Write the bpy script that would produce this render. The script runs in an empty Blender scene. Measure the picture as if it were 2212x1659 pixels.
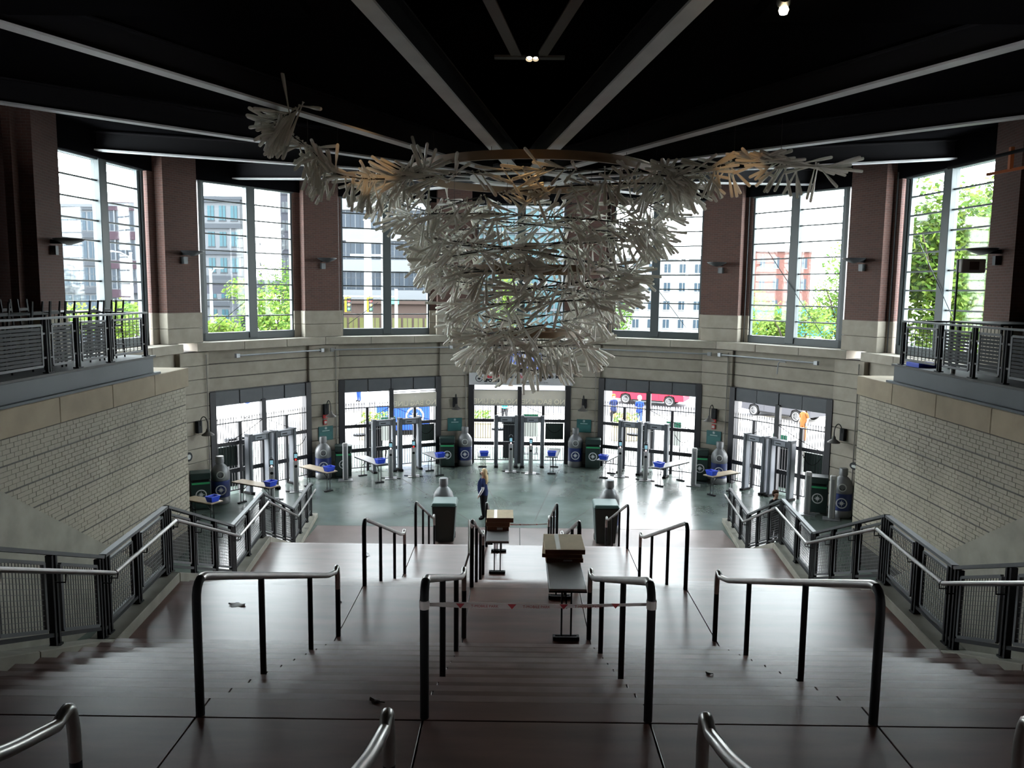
import bpy, bmesh, math, random
from math import sin, cos, tan, pi, radians, sqrt, atan2, floor as fl
from mathutils import Matrix, Vector
random.seed(7)
S = bpy.context.scene
COL = S.collection

# ------------------------------------------------------------------ camera, sky, exposure
cam = bpy.data.cameras.new('camera'); camo = bpy.data.objects.new('camera', cam); COL.objects.link(camo)
FPX, PITCH, YAW, ROLL = 1720.64, .1147, -.0046, .0111
EYE = Vector((-.1721, 0, 7.05))
fw = Vector((sin(YAW)*cos(PITCH), cos(YAW)*cos(PITCH), -sin(PITCH)))
rt0 = Vector((cos(YAW), -sin(YAW), 0)); up0 = rt0.cross(fw)
rt = rt0*cos(ROLL)+up0*sin(ROLL); up = -rt0*sin(ROLL)+up0*cos(ROLL)
camo.matrix_world = Matrix(((rt.x, up.x, -fw.x, EYE.x), (rt.y, up.y, -fw.y, EYE.y), (rt.z, up.z, -fw.z, EYE.z), (0, 0, 0, 1)))
cam.sensor_width = 36; cam.lens = FPX/2212*36; cam.clip_end = 2000; cam.clip_start = .05
S.camera = camo
w = bpy.data.worlds.new('overcast_sky'); S.world = w; w.use_nodes = True
nt = w.node_tree; bg = nt.nodes['Background']
tc = nt.nodes.new('ShaderNodeTexCoord'); sx = nt.nodes.new('ShaderNodeSeparateXYZ'); rp = nt.nodes.new('ShaderNodeValToRGB')
nt.links.new(tc.outputs['Generated'], sx.inputs[0]); nt.links.new(sx.outputs['Z'], rp.inputs[0])
rp.color_ramp.elements[0].color = (.97, .985, 1, 1); rp.color_ramp.elements[1].color = (.86, .93, 1, 1)
nt.links.new(rp.outputs[0], bg.inputs[0]); bg.inputs[1].default_value = 26.0
S.view_settings.view_transform = 'Standard'; S.view_settings.look = 'None'
S.view_settings.exposure = 0.0; S.view_settings.gamma = 1; S.view_settings.use_curve_mapping = False
S.cycles.max_bounces = 7; S.cycles.diffuse_bounces = 4; S.cycles.glossy_bounces = 3
S.cycles.transparent_max_bounces = 12; S.cycles.transmission_bounces = 4
S.cycles.caustics_reflective = False; S.cycles.caustics_refractive = False
S.cycles.sample_clamp_indirect = 4

# ------------------------------------------------------------------ materials
MT = {}
def mat(name, col, rough=.6, metal=0., var=0., scale=4., bump=0., emit=None, spec=.5, stretch=None):
    if name in MT: return MT[name]
    m = bpy.data.materials.new(name); m.use_nodes = True; MT[name] = m
    n = m.node_tree.nodes; l = m.node_tree.links; b = n['Principled BSDF']
    b.inputs['Base Color'].default_value = (*col, 1); b.inputs['Roughness'].default_value = rough
    b.inputs['Metallic'].default_value = metal; b.inputs['Specular IOR Level'].default_value = spec
    if emit:
        b.inputs['Emission Color'].default_value = (*emit[0], 1); b.inputs['Emission Strength'].default_value = emit[1]
    if var or bump:
        t = n.new('ShaderNodeTexCoord'); no = n.new('ShaderNodeTexNoise'); no.inputs['Scale'].default_value = scale
        no.inputs['Detail'].default_value = 6
        src = t.outputs['Object']
        if stretch:
            mp = n.new('ShaderNodeMapping'); mp.inputs['Scale'].default_value = stretch; l.new(src, mp.inputs[0]); src = mp.outputs[0]
        l.new(src, no.inputs['Vector'])
        if var:
            r = n.new('ShaderNodeMapRange'); r.inputs[1].default_value = .3; r.inputs[2].default_value = .7
            r.inputs[3].default_value = 1-var; r.inputs[4].default_value = 1+var
            mx = n.new('ShaderNodeVectorMath'); mx.operation = 'SCALE'; mx.inputs[0].default_value = col
            l.new(no.outputs[0], r.inputs[0]); l.new(r.outputs[0], mx.inputs['Scale']); l.new(mx.outputs[0], b.inputs['Base Color'])
        if bump:
            bp = n.new('ShaderNodeBump'); bp.inputs['Strength'].default_value = bump; bp.inputs['Distance'].default_value = .01
            l.new(no.outputs[0], bp.inputs['Height']); l.new(bp.outputs[0], b.inputs['Normal'])
    return m

def brick_mat(name, c1, c2, cm, bw=.21, bh=.07):
    m = mat(name, c1, .85); n = m.node_tree.nodes; l = m.node_tree.links; b = n['Principled BSDF']
    t = n.new('ShaderNodeTexCoord'); s = n.new('ShaderNodeSeparateXYZ'); a = n.new('ShaderNodeMath'); a.operation = 'ADD'
    c = n.new('ShaderNodeCombineXYZ'); br = n.new('ShaderNodeTexBrick')
    l.new(t.outputs['Object'], s.inputs[0]); l.new(s.outputs[0], a.inputs[0]); l.new(s.outputs[1], a.inputs[1])
    l.new(a.outputs[0], c.inputs[0]); l.new(s.outputs[2], c.inputs[1]); l.new(c.outputs[0], br.inputs['Vector'])
    br.inputs['Color1'].default_value = (*c1, 1); br.inputs['Color2'].default_value = (*c2, 1); br.inputs['Mortar'].default_value = (*cm, 1)
    br.inputs['Scale'].default_value = 1; br.inputs['Mortar Size'].default_value = .006
    br.inputs['Brick Width'].default_value = bw; br.inputs['Row Height'].default_value = bh
    l.new(br.outputs['Color'], b.inputs['Base Color'])
    bp = n.new('ShaderNodeBump'); bp.inputs['Strength'].default_value = .4; bp.inputs['Distance'].default_value = .006; bp.invert = True
    l.new(br.outputs['Fac'], bp.inputs['Height']); l.new(bp.outputs[0], b.inputs['Normal'])
    return m

def glass_mat(name, tint=(.93, .97, .97), refl=.08):
    m = mat(name, tint); n = m.node_tree.nodes; l = m.node_tree.links
    n.remove(n['Principled BSDF']); o = n['Material Output']
    tr = n.new('ShaderNodeBsdfTransparent'); tr.inputs[0].default_value = (*tint, 1)
    g = n.new('ShaderNodeBsdfGlossy'); g.inputs['Roughness'].default_value = .03
    fr = n.new('ShaderNodeFresnel'); fr.inputs[0].default_value = 1.4; mx = n.new('ShaderNodeMixShader')
    ge = n.new('ShaderNodeNewGeometry'); mu = n.new('ShaderNodeMath'); mu.operation = 'SUBTRACT'; mu.use_clamp = True
    l.new(fr.outputs[0], mu.inputs[0]); l.new(ge.outputs['Backfacing'], mu.inputs[1]); l.new(mu.outputs[0], mx.inputs[0]); l.new(tr.outputs[0], mx.inputs[1]); l.new(g.outputs[0], mx.inputs[2]); l.new(mx.outputs[0], o.inputs[0])
    return m

def translucent_mat(name, col, fac):
    m = mat(name, col); n = m.node_tree.nodes; l = m.node_tree.links; b = n['Principled BSDF']; o = n['Material Output']
    b.inputs['Roughness'].default_value = .45
    t = n.new('ShaderNodeBsdfTranslucent'); t.inputs[0].default_value = (*col, 1); mx = n.new('ShaderNodeMixShader'); mx.inputs[0].default_value = fac
    l.new(b.outputs[0], mx.inputs[1]); l.new(t.outputs[0], mx.inputs[2]); l.new(mx.outputs[0], o.inputs[0])
    return m

STONE = mat('pale_cast_stone', (.29, .26, .215), .85, var=.12, scale=3, bump=.25)
STONE2 = mat('warm_cap_stone', (.27, .22, .155), .85, var=.12, scale=2, bump=.2)
JOINT = mat('dark_mortar', (.07, .065, .06), .95)
CMU = mat('cream_glazed_brick', (.285, .255, .20), .75, var=.14, scale=1.3, bump=.15)
BRICK = brick_mat('red_brown_brick', (.10, .046, .036), (.075, .037, .03), (.11, .085, .075))
CONC = mat('light_concrete', (.25, .235, .195), .85, var=.15, scale=2.5, bump=.2)
STEP = mat('red_brown_stair_concrete', (.15, .075, .062), .33, var=.3, scale=1.6, bump=.12, stretch=(.5, 2.5, 1))
NOSE = mat('worn_stair_nosing', (.25, .165, .15), .34, var=.3, scale=3)
FLOORM = mat('grey_green_polished_concrete', (.105, .132, .118), .24, var=.34, scale=.75, bump=.05)
APRON = mat('brown_polished_concrete', (.15, .105, .095), .35, var=.2, scale=1.2)
BLACKC = mat('unlit_overhead_black', (.006, .006, .007), .95, spec=0)  # black colour stands in for the unlit dark overhead
BEAMM = mat('pale_grey_steel_paint', (.55, .56, .57), .5, var=.08, scale=2)
BEAMW = mat('shaded_beam_web', (.015, .015, .017), .8, spec=.1)  # shade on the beam sides put into the colour
FRAME = mat('dark_green_grey_frame', (.035, .048, .052), .45)
FRAMEL = mat('bluish_frame_paint', (.085, .11, .12), .4)
GATE = mat('black_gate_paint', (.022, .022, .026), .5)
HEADER = mat('grey_header_panel', (.075, .08, .088), .6, var=.08)
DARK = mat('black_post_paint', (.012, .013, .015), .55, spec=.2)
STEEL = mat('worn_handrail_steel', (.33, .32, .31), .32, metal=.85, var=.12, scale=6)
GREYST = mat('grey_rail_steel', (.06, .065, .07), .45, metal=.2)
MESHW = mat('dark_woven_wire', (.05, .052, .055), .5)
FASCIA = mat('blue_grey_fascia', (.05, .06, .07), .6, var=.1, scale=1)
GALV = mat('galvanised_grey', (.3, .31, .32), .45, metal=.6)
DETECT = mat('detector_grey_laminate', (.115, .125, .14), .6, spec=.25)
DETECT2 = mat('detector_head_panel', (.24, .26, .29), .5)
WHITEP = mat('scanner_white_metal', (.5, .5, .5), .45, metal=.2)
WOODT = mat('tan_table_laminate', (.38, .3, .2), .5, var=.1, scale=5)
GREYT = mat('grey_table_laminate', (.33, .33, .33), .45, var=.05)
BLUE = mat('royal_blue_plastic', (.015, .06, .55), .4)
NAVY = mat('navy_label', (.012, .025, .12), .45)
GREEN = mat('dark_green_bin', (.012, .03, .026), .45)
TEAL = mat('teal_sign_panel', (.02, .1, .1), .5)
LIME = mat('green_bin_strip', (.04, .36, .14), .5)
SILV = mat('silver_bottle_plastic', (.16, .165, .17), .4, metal=.2)
WHITE = mat('white_print', (.72, .72, .72), .6)
LGREY = mat('pale_grey_print', (.45, .47, .46), .6)
RED = mat('red_paint', (.42, .02, .02), .45)
BLK = mat('black_rubber', (.012, .012, .012), .7, spec=.1)
CARD = mat('corrugated_cardboard', (.6, .48, .31), .85, var=.07, scale=8)
CARD_SHADE = mat('shaded_cardboard', (.16, .075, .045), .9)  # darker cardboard copy, paints the shade on the carton fronts
TAPEM = mat('clear_packing_tape', (.72, .68, .6), .2)
GLASS = glass_mat('window_glass')
BATM = translucent_mat('frosted_bat_plastic', (.88, .86, .80), .35)
BRONZE = mat('brown_hoop_band', (.22, .14, .08), .55)
WIRE = mat('dark_wire', (.02, .018, .016), .6)

# ------------------------------------------------------------------ mesh builder and object helpers
class MB:
    def __init__(s): s.v = []; s.f = []; s.m = []; s.mats = []; s.cur = 0
    def use(s, m):
        if m not in s.mats: s.mats.append(m)
        s.cur = s.mats.index(m); return s
    def add(s, vs, fs, M=None):
        o = len(s.v)
        s.v += [tuple(M @ Vector(p)) for p in vs] if M else [tuple(p) for p in vs]
        s.f += [tuple(i+o for i in f) for f in fs]; s.m += [s.cur]*len(fs); return s
    def bx(s, x0, x1, y0, y1, z0, z1, M=None):
        return s.add([(x0,y0,z0),(x1,y0,z0),(x1,y1,z0),(x0,y1,z0),(x0,y0,z1),(x1,y0,z1),(x1,y1,z1),(x0,y1,z1)],
                     [(0,3,2,1),(4,5,6,7),(0,1,5,4),(1,2,6,5),(2,3,7,6),(3,0,4,7)], M)
    def c(s, cx, cy, cz, sx, sy, sz, M=None): return s.bx(cx-sx/2,cx+sx/2,cy-sy/2,cy+sy/2,cz-sz/2,cz+sz/2,M)
    def bar(s, a, b, wd, h, M=None, upv=(0,0,1)):
        a = Vector(a); b = Vector(b); d = (b-a).normalized(); u = Vector(upv)
        r = d.cross(u)
        if r.length < 1e-4: r = Vector((1,0,0))
        r.normalize(); u = r.cross(d).normalized()
        vs = []
        for p in (a, b):
            for i, j in ((-1,-1),(1,-1),(1,1),(-1,1)): vs.append(p+r*(i*wd/2)+u*(j*h/2))
        return s.add(vs, [(0,1,2,3),(7,6,5,4),(0,4,5,1),(1,5,6,2),(2,6,7,3),(3,7,4,0)], M)
    def tube(s, pts, r, n=8, M=None, closed=False):
        P = [Vector(p) for p in pts]; k = len(P); R = r if isinstance(r, (list, tuple)) else [r]*k
        def tang(i):
            a = P[(i-1) % k] if closed or i > 0 else P[i]; b = P[(i+1) % k] if closed or i < k-1 else P[i]
            return (b-a).normalized()
        t = tang(0); u = t.orthogonal().normalized(); vs = []; fs = []
        for i in range(k):
            t2 = tang(i); q = t.rotation_difference(t2); u = (q @ u).normalized(); t = t2; v = t.cross(u)
            for j in range(n):
                a = 2*pi*j/n; vs.append(P[i]+(u*cos(a)+v*sin(a))*R[i])
        for i in range(k if closed else k-1):
            for j in range(n):
                a = i*n+j; b = i*n+(j+1) % n; c = ((i+1) % k)*n+(j+1) % n; d = ((i+1) % k)*n+j; fs.append((a,b,c,d))
        if not closed: fs.append(tuple(range(n))[::-1]); fs.append(tuple((k-1)*n+j for j in range(n)))
        return s.add(vs, fs, M)
    def lathe(s, prof, n=16, M=None):
        vs = []; fs = []
        for r, z in prof:
            for j in range(n): vs.append((r*cos(2*pi*j/n), r*sin(2*pi*j/n), z))
        for i in range(len(prof)-1):
            for j in range(n): fs.append((i*n+j, i*n+(j+1) % n, (i+1)*n+(j+1) % n, (i+1)*n+j))
        if prof[0][0] > 1e-5: fs.append(tuple(range(n))[::-1])
        if prof[-1][0] > 1e-5: fs.append(tuple((len(prof)-1)*n+j for j in range(n)))
        return s.add(vs, fs, M)
    def prism(s, poly, h, M=None):   # poly in xy, extruded to z=h
        n = len(poly); vs = [(x, y, 0) for x, y in poly]+[(x, y, h) for x, y in poly]
        fs = [tuple(range(n))[::-1], tuple(range(n, 2*n))]+[(i, (i+1) % n, n+(i+1) % n, n+i) for i in range(n)]
        return s.add(vs, fs, M)
    def mesh(s, name, default=None, smooth=False, bevel=0):
        me = bpy.data.meshes.new(name); me.from_pydata(s.v, [], s.f)
        ms = s.mats or [default]
        for m in ms: me.materials.append(m)
        if len(ms) > 1: me.polygons.foreach_set('material_index', s.m)
        bm = bmesh.new(); bm.from_mesh(me)
        if bevel: bmesh.ops.bevel(bm, geom=bm.edges[:], offset=bevel, segments=1, affect='EDGES', clamp_overlap=True)
        bmesh.ops.recalc_face_normals(bm, faces=bm.faces); bm.to_mesh(me); bm.free()
        if smooth:
            me.polygons.foreach_set('use_smooth', [True]*len(me.polygons)); me.set_sharp_from_angle(angle=radians(38))
        me.update(); return me

def link(name, data, parent=None, M=None):
    o = bpy.data.objects.new(name, data); COL.objects.link(o)
    if parent: o.parent = parent
    if M is not None: o.matrix_local = M
    return o
def part(name, mb, m=None, parent=None, smooth=False, M=None, label=None, kind=None, bevel=0):
    o = link(name, mb.mesh(name, m, smooth, bevel), parent, M)
    if label: o['label'] = label
    if kind: o['kind'] = kind
    return o
def tag(o, label, cat, group=None, kind=None):
    o['label'] = label; o['category'] = cat
    if group: o['group'] = group
    if kind: o['kind'] = kind
    return o
def thing(name, label, cat, loc=(0,0,0), rz=0, group=None, kind=None, M=None):
    o = bpy.data.objects.new(name, None); COL.objects.link(o); o.empty_display_size = .2
    o.matrix_local = M if M is not None else Matrix.Translation(loc) @ Matrix.Rotation(rz, 4, 'Z')
    return tag(o, label, cat, group, kind)
def dup(root, M, label=None, group=None):
    r = root.copy(); COL.objects.link(r); r.matrix_local = M
    if label: r['label'] = label
    if group: r['group'] = group
    for ch in root.children:
        c = ch.copy(); COL.objects.link(c); c.parent = r
        for g in ch.children:
            d = g.copy(); COL.objects.link(d); d.parent = c
    return r
def place(x, y, z=0, rz=0): return Matrix.Translation((x, y, z)) @ Matrix.Rotation(rz, 4, 'Z')
def text(name, body, size, m, parent, M, extrude=.002, space=1.0, bold=0):
    c = bpy.data.curves.new(name, 'FONT'); c.body = body; c.size = size; c.extrude = extrude; c.align_x = 'CENTER'; c.align_y = 'CENTER'
    c.space_character = space; c.offset = bold; c.resolution_u = 2
    o = bpy.data.objects.new('lettering_source', c); me = bpy.data.meshes.new_from_object(o); me.name = name
    bpy.data.objects.remove(o); bpy.data.curves.remove(c); me.materials.clear(); me.materials.append(m)
    return link(name, me, parent, M)
UPRIGHT = Matrix.Rotation(pi/2, 4, 'X')   # text/print facing -Y

# ------------------------------------------------------------------ rotunda frame of reference
YC = 21.149; DA = .4652
def ang(k): return k*DA if abs(k) < 3 else math.copysign(1.447 + (abs(k)-3)*DA, k)
def bay(k, t=0, n=0, z=0): return Matrix.Translation((0, YC, 0)) @ Matrix.Rotation(-ang(k), 4, 'Z') @ Matrix.Translation((t, n, z))
RW = 11.92
def seg(mb, n0, n1, z0, z1, a0=-DA/2, a1=DA/2, t0=None, t1=None):
    p = [(t0 if t0 is not None else n0*tan(a0), n0), (t1 if t1 is not None else n0*tan(a1), n0), (t1 if t1 is not None else n1*tan(a1), n1), (t0 if t0 is not None else n1*tan(a0), n1)]
    return mb.prism(p, z1-z0, Matrix.Translation((0, 0, z0)))

# ------------------------------------------------------------------ floors, ceiling, shell
fo = part('floor', MB().bx(-14, 14, 23.36, 36, -.3, 0), FLOORM); tag(fo, 'grey green polished concrete floor of the round entrance hall', 'floor', kind='structure')
for s_ in (-1, 1):
    part('side_passage', MB().bx(*(sorted((s_*5.2, s_*14))), -8, 20.9, -.3, 0).bx(*(sorted((s_*6.1, s_*14))), 20.9, 23.36, -.3, 0), FLOORM, fo)
joints = MB()
for a in (-28, -9, 9, 28):
    d = Vector((sin(radians(a)), cos(radians(a)), 0)); p = Vector((0, YC, .0015)); joints.bar(p+d*3, p+d*11.3, .018, .003)
part('control_joint', joints, JOINT, fo)
ap = part('floor_apron', MB().bx(-6.1, 6.1, 20.9, 23.36, -.3, 0), APRON); tag(ap, 'brown concrete band at the foot of the stairs', 'floor', kind='structure')
part('control_joint', MB().bx(-.012, .012, 21.05, 23.36, -.01, .002).bx(-6.2, 6.2, 23.35, 23.37, -.01, .002), JOINT, ap)
ce = part('ceiling', MB().bx(-13, 13, -9, 34.4, 13.2, 13.5), BLACKC); tag(ce, 'ceiling above the radial steel beams, coloured black for unlit dark', 'ceiling', kind='structure')
HUB = Vector((-.04, YC, 9.97))
for j in range(-6, 7):
    if j == 0: continue
    a = radians(28.1*j + (0 if j > 0 else 0)); d = Vector((sin(a), cos(a), 0)); r1 = 12.35
    p0 = HUB+d*1.2+Vector((0, 0, .06)); p1 = HUB+d*r1+Vector((0, 0, .86))
    bm_ = part('beam', MB().use(BEAMM).bar(p0, p1, .27, .04), None, ce)
    part('web', MB().bar(p0+Vector((0, 0, .25)), p1+Vector((0, 0, .25)), .03, .46).bar(p0+Vector((0, 0, .48)), p1+Vector((0, 0, .48)), .24, .03), BEAMW, bm_)
cone = MB(); cv = []; cf = []; NS = 60
for i in range(NS+1):
    a = radians(-166+332*i/NS)
    for r in (1.5, 12.9): cv.append((HUB.x+r*sin(a), HUB.y+r*cos(a), HUB.z+.62+(r-1.2)*.0717))
for i in range(NS): cf.append((2*i, 2*i+1, 2*i+3, 2*i+2))
cone.add(cv, cf); cone.add([(x, y, z+.12) for x, y, z in cv], cf)
part('cone_deck', cone, BLACKC, ce)
part('concourse_soffit', MB().bx(-13, 13, -8.4, 8.9, 10.9, 11.1).bx(-13, -3.2, 8.9, 12, 10.95, 11.1).bx(3.2, 13, 8.9, 12, 10.95, 11.1), BLACKC, ce)
n = 48; mb = MB(); vs = []; fs = []
for i in range(n):
    a = 2*pi*i/n
    for r, z in ((1.03, -.03), (1.38, -.03), (1.38, .03), (1.03, .03)): vs.append((HUB.x+r*cos(a), HUB.y+r*sin(a), HUB.z+z))
for i in range(n):
    for q in range(4): fs.append((i*4+q, i*4+(q+1) % 4, ((i+1) % n)*4+(q+1) % 4, ((i+1) % n)*4+q))
mb.add(vs, fs); part('hub_ring', mb, mat('white_ring_paint', (.8, .8, .78), .5), ce, smooth=True)
xb = MB()
for s_ in (-1, 1): xb.bar((s_*.28+.05, 19.1, 12.45), (s_*.95+.07, 14.6, 12.45), .24, .04)
part('upper_frame', xb.bar((-.75, 19.1, 12.43), (.87, 19.1, 12.43), .2, .05), mat('dim_grey_steel', (.3, .3, .29), .6), ce)
deckr = MB()
for i in range(14): deckr.bx(-6, 6, 12.4+i*.35, 12.52+i*.35, 13.12, 13.2)
part('decking_rib', deckr, BLACKC, ce, kind='stuff')

wb = thing('wall_back', 'curved wall of pale stone courses with brick piers between tall windows', 'wall', kind='structure')
# lower lintel courses over each gate, plain wall beyond
for k in range(-3, 4):
    if abs(k) < 3:
        for i, (z0, z1) in enumerate(((3.63, 4.06), (4.09, 4.53), (4.56, 5.0))):
            part('stone_course', seg(MB(), 11.5, 12.2, z0, z1), STONE, wb, M=bay(k), bevel=.012)
        part('course_backing', seg(MB(), 11.54, 12.15, 3.63, 5.0), JOINT, wb, M=bay(k))
    else:
        A0, A1 = -DA/2-.06, DA/2+.06
        for i in range(11):
            part('stone_course', seg(MB(), 11.45, 12.2, .02+i*.454, .45+i*.454, A0, A1), STONE, wb, M=bay(k), bevel=.012)
        part('course_backing', seg(MB(), 11.49, 12.15, 0, 5.0, A0, A1), JOINT, wb, M=bay(k))
    # sill ledge of three stones
    w_ = 11.1*tan(DA/2)
    for j in range(3):
        part('sill_stone', seg(MB(), 11.1, 12.35, 5.02, 5.3, t0=-w_+j*2*w_/3+.006, t1=-w_+(j+1)*2*w_/3-.006), STONE, wb, M=bay(k), bevel=.01)
    part('upper_soffit', seg(MB(), 11.75, 12.3, 10.6, 13.2, -DA/2-.03, DA/2+.03), BLACKC, wb, M=bay(k))
# piers
blk = MB().bx(-.62, .62, 11.55, 12.5, 0, .44); mblk = blk.mesh('stone_block', STONE, bevel=.014)
shaft = MB().bx(-.70, .70, 11.62, 12.2, 6.28, 13.2).mesh('brick_shaft', BRICK)
shoulder = MB().bx(-.98, .98, 11.95, 12.13, 6.28, 13.2).mesh('brick_jamb', BRICK)
base = [MB().bx(-.74, .74, 11.58, 12.2, z0, z1).mesh('base_stone', STONE, bevel=.012) for z0, z1 in ((5.3, 5.78), (5.79, 6.28))]
baseb = [MB().bx(-1.0, 1.0, 11.92, 12.13, z0, z1).mesh('base_stone', STONE, bevel=.012) for z0, z1 in ((5.3, 5.78), (5.79, 6.28))]
for h in (-3.5, -2.5, -1.5, -.5, .5, 1.5, 2.5, 3.5):
    a = h*DA if abs(h) < 3 else math.copysign(1.447+DA/2+.03, h)
    if abs(h) == 2.5: a = math.copysign((2*DA+1.447)/2, h)
    B = Matrix.Translation((0, YC, 0)) @ Matrix.Rotation(-a, 4, 'Z')
    link('brick_shaft', shaft, wb, B); link('brick_jamb', shoulder, wb, B)
    for me in base+baseb: link('base_stone', me, wb, B)
    if abs(h) < 3:
        al = h*DA; BL = Matrix.Translation((0, YC, 0)) @ Matrix.Rotation(-al, 4, 'Z')
        for i in range(11): link('stone_block', mblk, wb, BL @ Matrix.Translation((0, 0, .01+i*.454)))
        part('block_core', MB().bx(-.6, .6, 11.59, 12.3, 0, 5.02), JOINT, wb, M=BL)
    part('conduit', MB().tube([(.84, 11.92, 5.3), (.84, 11.92, 10.8)], .022, 6), GREYST, wb, M=B)

# ------------------------------------------------------------------ windows
WNAMES = ['leftmost tall window facing the office block', 'second tall window from the left, green shrubs outside', 'third tall window from the left, traffic lights outside',
          'middle tall window behind the hanging bats', 'tall window right of the hanging bats, white building outside', 'tall window with red brick building and blue hoarding outside', 'rightmost tall window filled with green tree leaves']
WH = 1.862; ZB, ZT = 5.571, 10.55
for i, k in enumerate(range(-3, 4)):
    W = thing(f'window_{i+1}', WNAMES[i], 'window', kind='structure', M=bay(k, 0, RW))
    fr = MB().bx(-WH-.12, WH+.12, -.08, .12, 5.3, ZB).bx(-WH-.12, WH+.12, -.08, .12, ZT, ZT+.14)
    fr.bx(-WH-.12, -WH, -.08, .12, 5.3, ZT+.1).bx(WH, WH+.12, -.08, .12, 5.3, ZT+.1)
    part('frame', fr, FRAME, W, bevel=.01)
    part('mullion', MB().bx(-.17, .17, -.12, .14, 5.35, ZT+.05), FRAME, W, bevel=.012)
    for s_ in (-1, 1):
        part('jamb_strip', MB().bx(*sorted((s_*(WH-.13), s_*WH)), -.02, .1, ZB, ZT), FRAMEL, W)
    rows = 9; hh = (ZT-ZB)/rows
    bar = MB().bx(.17, WH-.13, -.03, .05, -.022, .022).mesh('glazing_bar', FRAME)
    pan = MB().bx(.17, WH-.13, .02, .03, 0, hh).mesh('pane', GLASS)
    for s_ in (0, 1):
        R = Matrix.Translation((-WH+.13-.17, 0, 0)) if s_ else Matrix.Identity(4)
        for r in range(rows):
            if r: link('glazing_bar', bar, W, R @ Matrix.Translation((0, 0, ZB+r*hh)))
            link('pane', pan, W, R @ Matrix.Translation((0, 0, ZB+r*hh)))
    br = MB()
    if k in (1, 2, 3, -2, -1): br.tube([(-1.0 if k > 0 else -.4, -.16, 8.6 if k > 0 else 6.6), (1.3 if k > 0 else -1.6, -.16, 5.75)], .012, 5)
    if br.v: part('brace_rod', br, FRAME, W)

# ------------------------------------------------------------------ gates
GN = ['leftmost entrance gate beside the left brick wall', 'second entrance gate from the left, bag banner on its right half', 'middle entrance gate under the white radio sign',
      'entrance gate with the red car outside', 'rightmost entrance gate with the grey car outside']
GW = 2.105; RG = 11.40
def gate_pickets(t0, t1):
    mb = MB(); m = int((t1-t0)/.115)
    for i in range(m+1):
        t = t0+(t1-t0)*(i+.5)/(m+1); mb.bar((t, 0, .12), (t, 0, 2.62), .018, .018)
        mb.add([(t-.02, -.01, 2.62), (t+.02, -.01, 2.62), (t+.02, .01, 2.62), (t-.02, .01, 2.62), (t, 0, 2.75)], [(0, 1, 4), (1, 2, 4), (2, 3, 4), (3, 0, 4), (3, 2, 1, 0)])
    return mb
for i, k in enumerate(range(-2, 3)):
    D = thing(f'door_{i+1}', GN[i], 'gate', kind='structure', M=bay(k, 0, RG))
    for s_ in (-1, 1): part('jamb_post', MB().bx(*sorted((s_*(GW-.24), s_*GW)), -.06, .2, 0, 3.62), GATE, D, bevel=.01)
    ht = 3.12 if k else 3.3
    for q in range(4):
        t0 = -GW+.24+q*(2*GW-.48)/4
        part('header_panel', MB().bx(t0+.012, t0+(2*GW-.48)/4-.012, -.02 if q % 2 else .0, .1, ht, 3.6), HEADER, D, bevel=.006)
    part('header_backing', MB().bx(-GW, GW, .06, .2, ht+.02, 3.63), GATE, D)
    part('center_post', MB().bx(-.09, .09, -.08, .08, 0, 3.2), GATE, D, bevel=.01)
    for s_ in (-1, 1): part('leaf_post', MB().bx(s_*.98-.055, s_*.98+.055, -.05, .05, 0, 2.52), GATE, D)
    for z, h in ((.82, .15), (1.78, .13), (2.5, .035), (.13, .035)):
        for (a, b) in ((-GW+.24, -1.04), (-.93, -.09), (.09, .93), (1.04, GW-.24)):
            part('gate_rail', MB().bx(a, b, -.035, .035, z-h/2, z+h/2), GATE, D)
    for (a, b) in ((-GW+.24, -1.04), (-.93, -.09), (.09, .93), (1.04, GW-.24)):
        part('pickets', gate_pickets(a, b), GATE, D, kind='stuff')
    # drooping cable and lock chains
    ch = MB()
    for (a, b, z0, z1, sg) in ((-.05, -1.5, 2.5, 1.85, .05), (.05, 1.7, 2.5, 1.85, .05), (1.1, 1.8, 1.6, 1.6, .3)):
        ch.tube([(a+(b-a)*u/8, -.07, z0+(z1-z0)*u/8-sg*4*(u/8)*(1-u/8)) for u in range(9)], .012, 4)
    part('cable', ch, BLK, D)
    gp = {0: (1.08, 1.82), -1: (1.08, 1.82), -2: (-1.82, -1.08), 2: (1.08, 1.82)}.get(k)
    if gp: part('mesh_screen', MB().bx(gp[0], gp[1], .05, .06, .98 if k else 1.0, 1.68), mat('green_grey_screen', (.06, .085, .075), .8), D)

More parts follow.
